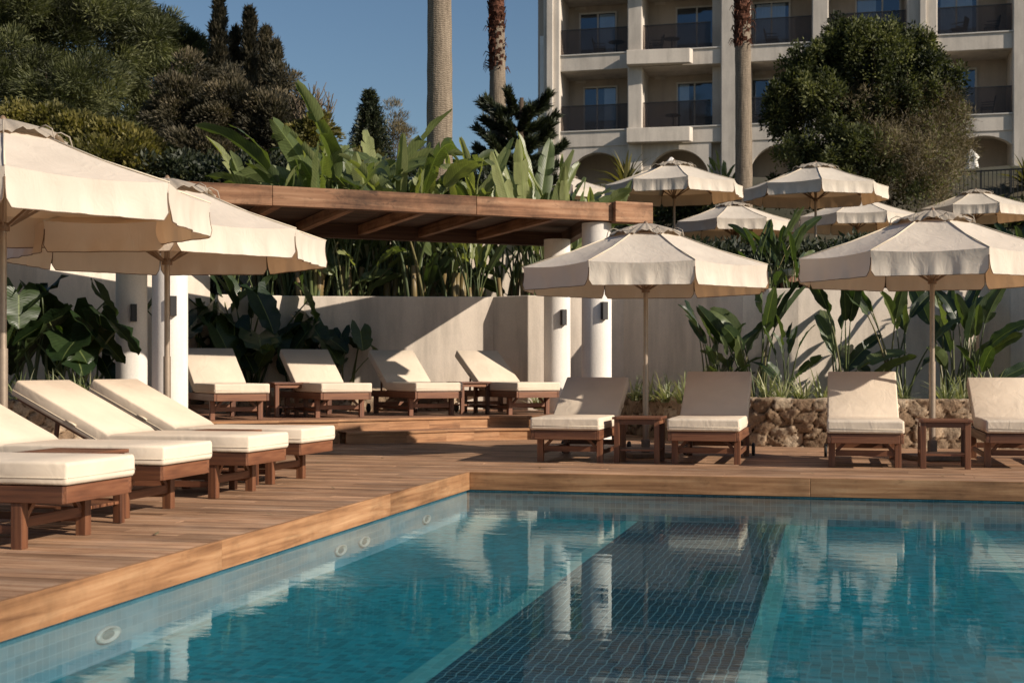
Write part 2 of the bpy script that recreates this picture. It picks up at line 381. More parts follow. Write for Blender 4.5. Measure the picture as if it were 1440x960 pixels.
# fascia boards round the pool
def fascia_run(p,q,cuts,nrm_,nm):
    p=Vector(p);q=Vector(q);L=(q-p).length;dr=(q-p)/L;c=[0]+cuts+[L]
    b=MB()
    for i in range(len(c)-1):
        a=p+dr*(c[i]+.0015); e=p+dr*(c[i+1]-.0015); mm=(a+e)/2-Vector(nrm_)*.012
        b.frame_box((mm.x,mm.y,-.0785),dr,Vector(nrm_),Vector((0,0,1)),(e-a).length,.024,.161)
    o=b.build(nm,M['fascia'],bevel=.003); tag(o,kind='structure')
fascia_run((PX,1.0,0),(PX,PY,0),[1.1,3.2,5.75,8.6],(1,0,0),'deck_fascia_side')
fascia_run((PX,PY,0),(15,PY,0),[3.02,6.4,9.5],(0,-1,0),'deck_fascia_back')
# underwater lights on side wall
for px,py,yy in ((160,897,5.62),(475,768,8.63),(505,750,9.1),(585,728,10.6)):
    r=empty('pool_light',(PX-.033,yy,-.295)); r.scale=(1,1,.36)
    sc=.105
    b=MB(); prof=[(sc*1.0,0),(sc*.98,.012),(sc*.78,.016),(sc*.70,.006)]
    def rot(bb):
        bb.v=[(z,yv,xv) for (xv,yv,z) in bb.v]; return bb
    rot(b.lathe(prof,n=28)).build('trim_ring',M['ring'],r,True)
    rot(MB().lathe([(sc*.68,.0),(sc*.5,.007),(.004,.010)],n=24)).build('lens',M['lens'],r,True)
    tag(r,{5.62:'round white underwater light nearest the camera on the left pool wall',8.63:'small round inlet on the left pool wall, second nearest the camera',9.1:'small round inlet on the left pool wall, third nearest the camera',10.6:'small round light on the left pool wall closest to the pool corner'}[yy],'pool light',group='round fittings on the pool wall')
# ---------------------------------------------------------------- platform
def poly(pts,z): return [cw(a,d,z) for a,d in pts]
PE=[(-4.6,15.95),(-3.78,16.4),(-2.9,16.75),(-2.2,17.1),(-1.6,17.55),(-1.1,17.95),(-.7,18.2),(-.3,18.38),(.2,18.5),(.95,18.55),(1.35,19.0),(1.4,21.5)]
def plankmat():
    t=NT('platform_planks'); p=t.mapv(t.pos(),(1,1,1),rot=(0,0,-rad(20)))
    br=t.n('ShaderNodeTexBrick',offset=.37,squash=1); br.inputs['Scale'].default_value=1; br.inputs['Brick Width'].default_value=2.6; br.inputs['Row Height'].default_value=.118
    br.inputs['Mortar Size'].default_value=.004; br.inputs['Color1'].default_value=(.24,.11,.06,1); br.inputs['Color2'].default_value=(.40,.22,.13,1); br.inputs['Mortar'].default_value=(.02,.01,.007,1)
    t.l(p,br.inputs['Vector']); n=t.noise(t.mapv(p,(1.2,26,1)),1,5,.6)
    c=t.mix(br.outputs['Color'],t.ramp(n,[(.3,.6),(.7,1.25)]),1.0,'MULTIPLY'); t.bsdf(c,.6,t.bump(n,.3,.004)); return t.m
M['plank']=plankmat()
def extr(outline,z0,z1,name,mt,mats):
    n=len(outline); b=MB(); b.add([(p.x,p.y,z1) for p in outline],[tuple(range(n))]); o=b.build(name,mt); tag(o,kind='structure')
    b=MB()
    for i in range(n-1):
        a,c=outline[i],outline[i+1]
        L=(c-a).length
        nr=Vector(((c-a).y,-(c-a).x,0)).normalized()
        for (za,zb,off) in ((z0,z1-.028,.012),(z1-.028,z1+.004,-.012)):
            mm=(a+c)/2+nr*(-off*1.0)
            b.frame_box((mm.x,mm.y,(za+zb)/2),(c-a)/L,nr,Vector((0,0,1)),L+.01,.024,zb-za,r=[.5,.62,.42][i//4%3])
    o=b.build(name+'_riser',mats,bevel=.003); tag(o,kind='structure')
top=[cw(a,d) for a,d in PE]+[cw(-4.6,21.5)]
extr(top,.0,.30,'platform',M['plank'],M['fascia'])
def offs(pts,k):
    r=[]
    for i,p in enumerate(pts):
        a=pts[max(i-1,0)];c=pts[min(i+1,len(pts)-1)]; dd=(c-a).normalized(); r.append(p+Vector((dd.y,-dd.x,0))*k)
    return r
core=[cw(a,d) for a,d in PE[3:10]]
st=offs(core,.42); st=[core[0]+(st[0]-core[0])*.5]+st[1:]
outl=st+[core[-1]+Vector((.3,.2,0))]+[core[-1]]
extr(st+[cw(1.5,19.2)]+[cw(1.2,20),cw(-1,19.5),core[0]],.0,.15,'platform_step',M['plank'],M['fascia'])
# ---------------------------------------------------------------- plastered walls
def wall(name,pts,z0,z1,th,mat,label,cat='wall',cope=False,group=None):
    P=[cw(a,d) for a,d in pts]
    Q=offs(P,-th); b=MB(); n=len(P)
    vs=[(p.x,p.y,z0) for p in P]+[(p.x,p.y,z1) for p in P]+[(q.x,q.y,z0) for q in Q]+[(q.x,q.y,z1) for q in Q]
    fs=[]
    for i in range(n-1):
        fs+=[(i,i+1,n+i+1,n+i),(2*n+i+1,2*n+i,3*n+i,3*n+i+1),(n+i,n+i+1,3*n+i+1,3*n+i)]
    fs+=[(0,n,3*n,2*n),(n-1,3*n-1,4*n-1,2*n-1)]
    b.add(vs,fs); o=b.build(name,mat,bevel=.012); tag(o,label,cat,group); return o
WALL=[(-4.55,20.9),(-3.3,21.4),(-.30,21.6),(.25,21.2),(1.55,21.3),(1.75,21.2),(2.0,20.95),(2.35,20.6),(3.0,19.9),(3.35,19.6),(3.7,19.42),(4.1,19.35),(6.95,19.35)]
wall('garden_wall',WALL,-.3,2.1,.25,M['wall'],'long cream plastered retaining wall curving behind the loungers and planters')
LW=[(-12,15.5),(-9,17.3),(-6.6,19.3),(-4.6,20.6)]
wall('garden_wall',LW,-.3,2.45,.25,M['wall'],'taller cream plastered wall behind the big-leaved plants at far left')
RW=[(6.60,19.1),(6.75,18.3),(9.5,16.2)]
wall('garden_wall',RW,-.3,2.2,.3,M['wall'],'shaded cream wall end at the far right of the planter')
UW=[(-9,24.5),(-5,24.6),(.8,25.0)]
wall('garden_wall',UW,1.7,3.6,.2,M['wall'],'upper white wall glimpsed between plant stems behind the pergola')
# ---------------------------------------------------------------- stone planters
def resample(P,step):
    out=[P[0]]; 
    for a,c in zip(P,P[1:]):
        k=max(1,int((c-a).length/step))
        out+=[a+(c-a)*(i/k) for i in range(1,k+1)]
    return out
def smooth(P,it=3):
    for _ in range(it):
        P=[P[0]]+[(P[i-1]+P[i]*2+P[i+1])/4 for i in range(1,len(P)-1)]+[P[-1]]
    return P
def stone_wall(pts,z0,z1,label,th=.22):
    P=smooth(resample([cw(a,d) for a,d in pts],.022),30); n=len(P)
    s=np.zeros(n); 
    for i in range(1,n): s[i]=s[i-1]+(P[i]-P[i-1]).length
    H=z1-z0; m=int(H/.022); zs=np.linspace(0,H,m)
    cell=.22; seeds=[]
    for i in range(int(s[-1]/cell)+2):
        for j in range(-1,int(H/(cell*.72))+2):
            seeds.append(((i+random.uniform(-.42,.42)+(.5 if j%2 else 0))*cell,(j+random.uniform(-.38,.38)+.4)*cell*.72,random.random(),random.uniform(0,.022),random.uniform(-.25,.25),random.uniform(-.25,.25)))
    sd=np.array(seeds)
    SS,ZZ=np.meshgrid(s,zs,indexing='ij'); pt=np.stack([SS.ravel(),ZZ.ravel()],1)
    pt[:,0]+=.025*np.sin(pt[:,1]*23+pt[:,0]*9); pt[:,1]+=.02*np.sin(pt[:,0]*19)
    d=np.sqrt((pt[:,None,0]-sd[None,:,0])**2+((pt[:,None,1]-sd[None,:,1])*1.25)**2) if len(pt)*len(sd)<3e7 else None
    if d is None:
        idx=np.empty(len(pt),int); e=np.empty(len(pt))
        for k in range(0,len(pt),4000):
            dd=np.sqrt((pt[k:k+4000,None,0]-sd[None,:,0])**2+((pt[k:k+4000,None,1]-sd[None,:,1])*1.25)**2)
            o=np.argpartition(dd,1,axis=1)[:,:2]; v=np.take_along_axis(dd,o,1); w=v.argsort(1); v=np.take_along_axis(v,w,1); o=np.take_along_axis(o,w,1)
            idx[k:k+4000]=o[:,0]; e[k:k+4000]=v[:,1]-v[:,0]
    else:
        o=np.argsort(d,1)[:,:2]; idx=o[:,0]; e=np.take_along_axis(d,o[:,1:],1)[:,0]-np.take_along_axis(d,o[:,:1],1)[:,0]
    f=np.clip(e/.030,0,1)**.5; q=sd[idx]
    disp=f*(.035+q[:,3]*.6+ (pt[:,0]-q[:,0])*q[:,4]+(pt[:,1]-q[:,1])*q[:,5])+.006*np.sin(pt[:,0]*61+q[:,2]*30)*np.sin(pt[:,1]*53+q[:,2]*17)*f + rng.normal(0,.0025,len(f))*f
    col=np.where(f<.66,0.0,.12+.88*q[:,2]).reshape(n,m); disp=disp.reshape(n,m)
    NR=offs(P,1); vs=[];g=[];r=[];fs=[]
    for i in range(n):
        nr=(NR[i]-P[i])
        for j in range(m):
            p=P[i]+nr*float(disp[i,j]); vs.append((p.x,p.y,z0+zs[j])); r.append(float(col[i,j]))
        for w,(bk,up) in enumerate(((.02,.012),(th*.5,.02),(th,.0))):
            p=P[i]-nr*bk; vs.append((p.x,p.y,z1+up+random.uniform(-.006,.006)+.012*math.sin(s[i]*7.3)*math.sin(s[i]*2.9))); r.append(float(col[i,m-1]) if col[i,m-1]>0 else .3)
    mm=m+3
    for i in range(n-1):
        for j in range(mm-1): fs.append((i*mm+j,(i+1)*mm+j,(i+1)*mm+j+1,i*mm+j+1))
    b=MB(); b.v=vs;b.f=fs;b.g=vs;b.r=r
    tag(b.build('stone_planter_wall',M['stone'],smooth=True),label,'stone wall'); return P
RP=[(1.5,20.6),(1.8,19.2),(2.3,17.7),(2.95,16.5),(3.9,16.2),(5.4,16.0),(9.5,15.4)]
stone_wall(RP,-.02,.57,'low rough stone planter wall behind the four right-hand loungers')
LP=[(-11,12.0),(-9,13.0),(-6.2,14.3),(-5.25,14.75),(-4.85,15.1),(-4.75,15.8),(-4.7,17.4)]
stone_wall(LP,-.02,.60,'low stone planter wall behind the raised loungers at the left edge')
CP=[(-4.5,19.7),(-3.3,20.5),(-2.2,20.8),(-1.1,20.95),(-.9,21.5)]
stone_wall(CP,.28,.62,'low stone planter wall under the pergola behind the platform loungers')
def soil(A,Bp,z,k=40):
    def rs(P):
        P=[cw(a,d) for a,d in P]; L=[0]
        for a,c in zip(P,P[1:]): L.append(L[-1]+(c-a).length)
        o=[]
        for i in range(k):
            t=L[-1]*i/(k-1); j=max(q for q in range(len(L)) if L[q]<=t+1e-9); j=min(j,len(P)-2)
            o.append(P[j]+(P[j+1]-P[j])*((t-L[j])/(L[j+1]-L[j])))
        return o
    a,c=rs(A),rs(Bp); vs=[(p.x,p.y,z+random.uniform(-.02,.02)) for p in a]+[(p.x,p.y,z+random.uniform(-.02,.02)) for p in c]
    b=MB().add(vs,[(i,i+1,k+i+1,k+i) for i in range(k-1)]); tag(b.build('planter_soil',M['soil']),kind='structure')
soil([(a+.05,d+.12) for a,d in RP],WALL[4:]+[(9.5,19)],.50)
soil([(a,d+.12) for a,d in LP[:5]],[(-12,15.6),(-9,17.4),(-6.6,19.4),(-4.6,20.7)],.52)
soil([(a,d+.12) for a,d in CP[:4]],WALL[:3],.56)
# ---------------------------------------------------------------- hillside behind the walls
FW=[(-60,17),(-12,16.0),(-9,17.8),(-6.6,19.6),(-4.6,20.9),(-3.3,21.5),(-.30,21.7),(.25,21.35),(1.55,21.4),(2.35,20.75),(3.0,20.1),(3.7,19.6),(6.8,19.5),(9.5,17),(60,14)]
rows=[0,1.5,3,5,8,11,14,16,18,20,22,24,26,30,36,50,90,200,600]
def hz(lat,off):
    t=max(0,min(1,(off-16)/10)); base=1.98+5.45*(t*t*(3-2*t)); 
    if lat<-1 and off>5: base+=max(0,min(1.2,(-lat-1)*.3))*(1-t)
    return base
vs=[];fs=[]
for (a,d) in FW:
    for o_ in rows:
        p=cw(a*(1+o_/40),d+o_); z=hz(a,o_)+(random.uniform(-.08,.08) if o_>2 else 0)
        vs.append((p.x,p.y,z if o_ else 1.85))
nr_=len(rows)
for i in range(len(FW)-1):
    for j in range(nr_-1): fs.append((i*nr_+j,(i+1)*nr_+j,(i+1)*nr_+j+1,i*nr_+j+1))
tag(MB().add(vs,fs).build('hillside',M['ground'],smooth=True),kind='structure')
# ---------------------------------------------------------------- columns and pergola
def column(px,dia,d,z0,label,lz,rz=rad(-54)):
    p=pw(px,d); r=empty('column',(p.x,p.y,z0)); R=dia/2; H=2.86-z0
    MB().lathe([(R*1.0,0),(R,H*.5),(R*.985,H-.005)],n=48).build('shaft',M['column'],r,True,sharp=30)
    dx=Vector((math.cos(rz),math.sin(rz),0)); 
    b=MB(); c=dx*(R+.03); b.frame_box((c.x,c.y,lz-z0),dx,Vector((-dx.y,dx.x,0)),Vector((0,0,1)),.075,.075,.23)
    o=b.build('wall_light',M['black'],r,bevel=.004)
    tag(r,label,'column',group='white pergola columns'); return r
column(239,.41,15.7,0,'round white pergola column at left, right-hand and nearer of the left pair',1.66)
column(185,.41,18.0,0,'round white pergola column at left, the half-shaded one behind the left pair',1.68)
column(839,.395,17.8,0,'round white pergola column, right-hand and nearer of the pair by the central parasol',1.70)
column(783.5,.395,20.0,0,'round white pergola column, left-hand of the pair by the central parasol',1.70)
A=pw(240,15.7); B=pw(843,17.75); u=(B-A).normalized(); v=Vector((-u.y,u.x,0)); 
pr=empty('pergola',(A.x,A.y,0)); L=(B-A).length
def pt(s,t,z): q=A+u*s+v*t-A; return Vector((q.x,q.y,z))
DEP=3.1
def pbar(name,p,q,w,h,mat,bev=.006,r=None): return MB().bar(p,q,w,h,r).build(name,mat,pr,bevel=bev)
s1=L+.95; s2=L+.10
jn=[-3.0,1.7,4.02,s1]
for k,(a,c) in enumerate(zip([-3.4,1.15,3.72],[1.15,3.72,s2])):
    pbar('front_beam',pt(a+.002,-.12,2.985),pt(c-.002,-.12,2.985),.14,.235,M['beam'])
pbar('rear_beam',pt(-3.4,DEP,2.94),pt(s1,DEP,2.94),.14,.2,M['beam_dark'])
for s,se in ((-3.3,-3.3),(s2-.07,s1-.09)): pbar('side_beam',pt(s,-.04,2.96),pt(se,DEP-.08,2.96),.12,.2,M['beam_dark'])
k=-2.4
while k<s2-.4:
    pbar('rafter',pt(k,-.045,2.96),pt(k,DEP-.075,2.96),.10,.14,M['beam']); k+=.92
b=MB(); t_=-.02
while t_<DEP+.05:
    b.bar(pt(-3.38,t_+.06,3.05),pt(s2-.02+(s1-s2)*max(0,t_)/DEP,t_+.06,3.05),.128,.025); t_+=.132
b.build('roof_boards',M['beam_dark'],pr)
# projecting beam stub turning the corner
MB().bar(pt(s2+.002,-.16,2.985),pt(s2+.55,-.16,2.985),.22,.27).build('corner_beam',M['beam'],pr,bevel=.008)
tag(pr,'brown timber pergola with slatted roof resting on white columns','pergola')
# ================================================================== LOUNGERS
def rrect(w,h,r,n=3):
    pts=[]
    for cx,cz,a0 in ((w/2-r,h/2-r,0),(-w/2+r,h/2-r,90),(-w/2+r,-h/2+r,180),(w/2-r,-h/2+r,270)):
        for k in range(n+1):
            a=rad(a0+90*k/n); pts.append((cx+r*math.cos(a),cz+r*math.sin(a)))
    return pts
SEAT=1.14; BACK=.88; CW=.70; CTH=.12; CZ=.335
def cushion_mesh(ang,seed=0):
    rs=random.Random(seed); b=MB(); prof_base=(CW,CTH)
    st=[]  # stations: (centre x, centre z, tangent angle, scale inset)
    a=rad(ang)
    def seat(x): return (1.0-x,CZ+CTH/2)
    for x,ins in ((0,.018),(.004,.008),(.014,.0),(.3,0),(.6,0),(.9,0),(SEAT-.10,0)): st.append((*seat(x),0,ins,0))
    hx,hz_=seat(SEAT)
    st.append((hx+.035,hz_+.0,a*.12,0,-.006)); st.append((hx,hz_+.004,a*.5,0,-.014)); 
    for y,ins in ((.06,0),(.25,0),(.5,0),(BACK-.014,0),(BACK-.004,.008),(BACK,.018)):
        st.append((hx-math.cos(a)*y,hz_+.004+math.sin(a)*y,a,ins,0))
    vs=[];fs=[];N=None
    for (x,z,t,ins,sq) in st:
        pr_=rrect(CW-2*ins,CTH-2*ins+sq,.017,3); N=len(pr_)
        puff=0
        for (yy,zz) in pr_:
            zz2=zz+ (.008*math.cos(yy/CW*math.pi) if zz>0 and ins==0 else 0)+rs.uniform(-.0015,.0015)
            # normal in the profile plane
            vs.append((x+math.sin(t)*zz2,yy+rs.uniform(-.0015,.0015),z+math.cos(t)*zz2))
    for i in range(len(st)-1):
        for k in range(N):
            k2=(k+1)%N; fs.append((i*N+k,i*N+k2,(i+1)*N+k2,(i+1)*N+k))
    fs.append(tuple(range(N))); fs.append(tuple((len(st)-1)*N+k for k in range(N-1,-1,-1)))
    b.add(vs,fs,r=.5); return b,st
def make_lounger(ang,seed):
    t=empty('sun_lounger',(0,0,0)); W=.70; T=M['teak']
    fr=MB(); zr=.285; hh=.088
    for s in (-1,1): fr.bar((.975,s*(W/2-.02),zr),(-.88,s*(W/2-.02),zr),.034,hh)
    fr.bar((.96,-W/2+.038,zr-.001),(.96,W/2-.038,zr-.001),.034,hh); fr.bar((-.86,-W/2+.038,zr),(-.86,W/2-.038,zr),.034,hh-.01)
    fr.bar((-.14,-W/2+.04,zr),(-.14,W/2-.04,zr),.03,.06)
    fr.build('frame',T,t,bevel=.004)
    sl=MB(); x=.9
    while x>-.12: sl.bar((x,-W/2+.04,.318),(x,W/2-.04,.318),.055,.016); x-=.075
    sl.build('seat_slats',T,t)
    for x in (.70,-.66):
        for s in (-1,1):
            lg=MB().frame_box((x,s*(W/2-.045),.12),Vector((1,0,0)),Vector((0,1,0)),Vector((0,0,1)),.062,.062,.24).build('leg',T,t,bevel=.003)
        MB().bar((x-.002,-W/2+.08,.135),(x-.002,W/2-.08,.135),.028,.055).build('cross_stretcher',T,t,bevel=.002)
    for s in (-1,1):
        MB().bar((.66,s*(W/2-.045),.10),(-.62,s*(W/2-.045),.10),.026,.045).build('side_stretcher',T,t,bevel=.002)
        MB().bar((.70,s*(W/2-.085),.15),(.70,s*(W/2-.17),.238),.026,.03).build('brace',T,t,bevel=.002)
        w=MB().lathe([(.0,-.016),(.062,-.016),(.070,-.008),(.070,.008),(.062,.016),(.0,.016)],n=24)
        w.v=[(p[0]-.80,p[2]+s*(W/2+.022),p[1]+.07) for p in w.v]; w.build('wheel',M['rubber'],t,True,sharp=40)
    a=rad(ang); hx=1-SEAT; hz_=.325
    bf=MB()
    def q(y,k,o=0): return (hx-math.cos(a)*k+math.sin(a)*o,y,hz_+math.sin(a)*k+math.cos(a)*o)
    for s in (-1,1): bf.bar(q(s*(W/2-.05),.02),q(s*(W/2-.05),BACK-.02),.034,.032)
    k=.08
    while k<BACK: bf.bar(q(-W/2+.07,k,.004),q(W/2-.07,k,.004),.055,.016); k+=.09
    bf.build('back_frame',T,t,bevel=.003)
    m=q(0,.55); 
    for s in (-1,1): MB().bar(q(s*.24,.52,-.02),(m[0]-.02,s*.24,.27),.022,.03).build('back_prop',T,t,bevel=.002)
    b,st=cushion_mesh(ang,seed); cu=b.build('cushion',M['cushion'],t,True,sharp=60)
    pp=MB()
    for zz in (-.022,):                       # seam welt running round the boxing
        for s in (-1,1):
            pts=[(x+math.sin(tt)*zz,s*(CW/2-i_+.001),z+math.cos(tt)*zz) for (x,z,tt,i_,sq) in st if i_<.01]
            pp.tube(pts,.0032,5)
        pp.tube([(1.0005,-CW/2+.016,CZ+CTH/2+zz),(1.0005,CW/2-.016,CZ+CTH/2+zz)],.0032,5)
    pp.build('piping',M['piping'],cu,True)
    # tie strap over the cushion edge near the fold
    c0=(hx-math.cos(a)*.33,hz_+math.sin(a)*.33)
    for s in (-1,1):
        MB().tube([(c0[0]+.05*math.cos(a),s*(CW/2+.002),c0[1]-.05*math.sin(a)+.06),(c0[0]+.02,s*(CW/2+.012),c0[1]+.055),(c0[0]-.04,s*(CW/2+.003),c0[1]+.075)],.008,6).build('strap',M['piping'],cu,True)
    return t
protoL=make_lounger(27,1); protoP=make_lounger(33,2); protoR=make_lounger(32,3); protoF=make_lounger(27,4)
used=set()
def put(proto,x,y,z,rz,label,group):
    t=proto if proto.name not in used else copy_tree(proto)
    if proto.name not in used: used.add(proto.name)
    t.location=(x,y,z); t.rotation_euler=(0,0,rz); tag(t,label,'sun lounger',group); return t
g='loungers on the left deck side of the pool'
for fx,yy,r,lb in ((-3.80,6.50,0,'cream-cushioned teak lounger nearest the camera, cut off by the left edge'),
                 (-4.03,7.93,1,'cream-cushioned teak lounger second from the camera on the left side of the pool'),
                 (-4.06,9.30,-1,'cream-cushioned teak lounger with sunlit raised back, third along the left side'),
                 (-4.15,10.52,-1.5,'teak lounger whose raised back is crossed by a parasol shadow, beside the left parasol pole')):
    put(protoL,fx-1.0,yy,0,rad(r),lb,g)
g='loungers on the raised platform under the pergola'
for la,d,r,lb in ((-3.47,17.0,-50.5,'leftmost cream lounger on the raised platform, beside the white column'),
                  (-2.28,17.85,-50.5,'second lounger from the left on the raised platform'),
                  (-1.12,18.7,-50.5,'third platform lounger, with a dark notch of shadow on its back'),
                  (.23,19.1,-47,'rightmost platform lounger, back half shaded, in front of the sunlit wall')):
    f=cw(la,d); a=rad(r); c=f-Vector((math.cos(a),math.sin(a),0))*.70
    put(protoP,c.x,c.y,.302,a,lb,g)
g='loungers along the far side of the pool'
for pr_,x,y,lb in ((protoF,-2.60,13.08,'lounger left of the side table under the central parasol, back streaked with shadow'),
               (protoR,-1.24,13.08,'lounger with fully shaded raised back between central table and stone wall'),
               (protoR,.27,13.0,'lounger left of the right-hand parasol, back split diagonally by shadow'),
               (protoF,1.72,13.35,'rightmost lounger, cut off by the right edge')):
    put(pr_,x,y+1.0,0,rad(-90),lb,g)
p_=pw(1096,23.0); put(protoP,p_.x,p_.y,2.12,rad(-60),'lone cream lounger on the upper terrace glimpsed between plants above the wall','lounger above the garden wall')
# ================================================================== SIDE TABLES
def make_table():
    t=empty('side_table',(0,0,0)); T=M['teak']; S=.49
    tp=MB(); 
    for i in range(5): tp.bar((-S/2+.045,-S/2+.09+i*.0775,.447),(S/2-.045,-S/2+.09+i*.0775,.447),.07,.02)
    for s in (-1,1):
        tp.bar((s*(S/2-.022),-S/2,.448),(s*(S/2-.022),S/2,.448),.043,.024); tp.bar((-S/2+.044,s*(S/2-.022),.448),(S/2-.044,s*(S/2-.022),.448),.043,.024)
    tp.build('table_top',T,t,bevel=.003)
    for i in (-1,1):
        for j in (-1,1): MB().box(i*(S/2-.045),j*(S/2-.045),.218,.052,.052,.436).build('leg',T,t,bevel=.003)
    ap=MB()
    for s in (-1,1):
        ap.bar((-S/2+.072,s*(S/2-.04),.41),(S/2-.072,s*(S/2-.04),.41),.022,.045); ap.bar((s*(S/2-.04),-S/2+.072,.41),(s*(S/2-.04),S/2-.072,.41),.022,.045)
    ap.build('apron',T,t)
    sh=MB()
    for i in range(5): sh.bar((-S/2+.03,-.16+i*.08,.13),(S/2-.03,-.16+i*.08,.13),.065,.018)
    sh.build('shelf',T,t); return t
tb=make_table()
spots=[(-1.92,13.55,0,0,'small teak side table between the two loungers under the central parasol'),
       (1.0,13.45,0,0,'small slatted teak table in front of the right-hand parasol pole'),
       (-4.42,7.2,0,0,'small teak side table between the two nearest left loungers'),
       (-4.75,9.9,0,0,'small teak side table between the two far loungers on the left side')]
for a,d,lb in ((-3.05,18.3,'small teak side table between the first and second platform loungers'),(-.62,19.45,'small teak side table left of the rightmost platform lounger')):
    p=cw(a,d); spots.append((p.x,p.y,.302,rad(-50),lb))
for i,(x,y,z,r,lb) in enumerate(spots):
    t=tb if i==0 else copy_tree(tb); t.location=(x,y,z); t.rotation_euler=(0,0,r); t.scale=(1,1,.97 if x<-4 and z==0 else 1); tag(t,lb,'side table','small teak side tables')
# ================================================================== PARASOLS
def make_parasol(name='parasol'):
    t=empty(name,(0,0,0)); R=1.45; ZE=2.14; ZR=2.545; RR=.33; VB=1.885
    MB().tube([(0,0,.02),(0,0,1.05)],.034,16).build('lower_pole',M['pole'],t,True,sharp=40)
    MB().tube([(0,0,1.05),(0,0,2.60)],.026,16).build('upper_pole',M['pole'],t,True,sharp=40)
    MB().lathe([(.034,0),(.047,.0),(.047,.05),(.034,.06)],(0,0,1.88),20).build('runner',M['rib'],t,True,sharp=40); MB().lathe([(.03,0),(.055,.01),(.055,.06),(.03,.07)],(0,0,2.49),20).build('hub',M['rib'],t,True,sharp=40)
    b=MB(); b.box(0,0,.03,.5,.5,.055); b.lathe([(.05,.0575),(.05,.20),(.045,.21)],n=20); b.build('base',M['concrete'],t,bevel=.01)
    cor=[rad(45*k) for k in range(8)]
    for a in cor:
        d=Vector((math.cos(a),math.sin(a),0))
        MB().bar(d*.05+Vector((0,0,2.57)),d*(R-.03)+Vector((0,0,ZE-.02)),.02,.026).build('rib',M['rib'],t)
    for a in cor:
        d=Vector((math.cos(a),math.sin(a),0)); MB().bar(d*.05+Vector((0,0,1.92)),d*.74+Vector((0,0,2.355)),.014,.02).build('strut',M['rib'],t)
    rs=random.Random(5)
    # canopy : 8 panels, concave a little between ribs
    cb=MB(); nu,nv=10,10
    for k in range(8):
        a0,a1=cor[k],cor[(k+1)%8]
        p0=Vector((math.cos(a0),math.sin(a0),0)); p1=Vector((math.cos(a1),math.sin(a1),0)); vs=[];fs=[]
        for i in range(nv+1):
            q=i/nv; rr=RR+(R-RR)*q; z=ZR+(ZE-ZR)*q - .02*math.sin(math.pi*q)
            for j in range(nu+1):
                w=j/nu; p=(p0*(1-w)+p1*w)*rr; sag=.055*math.sin(math.pi*w)*(.25+.75*q)*(1 if q<.999 else .8)
                p=p*(1-.015*math.sin(math.pi*w)*q); vs.append((p.x,p.y,z-sag*.55))
        for i in range(nv):
            for j in range(nu): fs.append((i*(nu+1)+j,(i+1)*(nu+1)+j,(i+1)*(nu+1)+j+1,i*(nu+1)+j+1))
        cb.add(vs,fs)
    ca=cb.build('canopy',M['canopy'],t,True)
    # seams along the ribs
    sm=MB()
    for a in cor:
        d=Vector((math.cos(a),math.sin(a),0)); sm.tube([d*RR+Vector((0,0,ZR+.003)),d*((R+RR)/2)+Vector((0,0,(ZE+ZR)/2-.017)),d*(R+.004)+Vector((0,0,ZE+.003))],.006,5)
    sm.build('seam',M['piping'],ca,True)
    vb=MB(); tr=MB(); nu,nv=28,6
    for k in range(8):
        a0,a1=cor[k],cor[(k+1)%8]; p0=Vector((math.cos(a0),math.sin(a0),0)); p1=Vector((math.cos(a1),math.sin(a1),0)); nn=((p0+p1)/2).normalized()
        ph=rs.uniform(0,6); f1=rs.uniform(2.2,4.5); vs=[];fs=[];edge=[]
        for i in range(nv+1):
            q=i/nv
            for j in range(nu+1):
                w=j/nu; e=min(w,1-w)*R*.765
                gap=.005*min(1,q*3)
                w2=min(max(w,gap),1-gap)
                top=(p0*(1-w2)+p1*w2)*R*(1-.015*math.sin(math.pi*w)); zt=ZE-.055*.55*.8*math.sin(math.pi*w)
                rc=.055; zb=VB+rs.uniform(-.001,.001)
                if e<rc: zb+= rc-math.sqrt(max(0,rc*rc-(rc-e)**2))
                wav=(.015*math.sin(w*6.28*f1+ph)+.007*math.sin(w*6.28*f1*2.3+ph*2))*q*math.sin(math.pi*min(1,max(0,w)))**.5
                p=top+nn*(.012*q+wav-.012*math.sin(math.pi*q)); z=zt+(zb-zt)*q
                vs.append((p.x,p.y,z)); 
                if i==nv: edge.append((p.x,p.y,z))
        for i in range(nv):
            for j in range(nu): fs.append((i*(nu+1)+j,(i+1)*(nu+1)+j,(i+1)*(nu+1)+j+1,i*(nu+1)+j+1))
        vb.add(vs,fs)
        side0=[vs[i*(nu+1)] for i in range(2,nv+1)]; side1=[vs[i*(nu+1)+nu] for i in range(2,nv+1)]
        tr.tube(side0+edge[1:-1]+side1[::-1],.0038,5)
    va=vb.build('valance',M['canopy'],t,True); tr.build('edge_binding',M['trim'],va,True)
    # vent cap with gathered scallops
    vc=MB(); n=96; vs=[];fs=[]; rings=[(.02,2.665),(.10,2.655),(.22,2.615),(.34,2.57),(.44,2.515)]
    for i,(r_,z) in enumerate(rings):
        q=i/4
        for k in range(n):
            a=2*math.pi*k/n; sc=abs(math.sin(4*a)); r2=r_*(1-.10*sc*q); 
            z2=z+q*q*(.045*sc**2)+.010*q*math.sin(24*a+1)+.006*q*math.sin(41*a)
            vs.append((r2*math.cos(a),r2*math.sin(a),z2))
    for i in range(4):
        for k in range(n): k2=(k+1)%n; fs.append((i*n+k,i*n+k2,(i+1)*n+k2,(i+1)*n+k))
    fs.append(tuple(range(n))); vc.add(vs,fs,r=.5); vcap=vc.build('vent_cap',M['strap'],t,True)
    lp=MB()
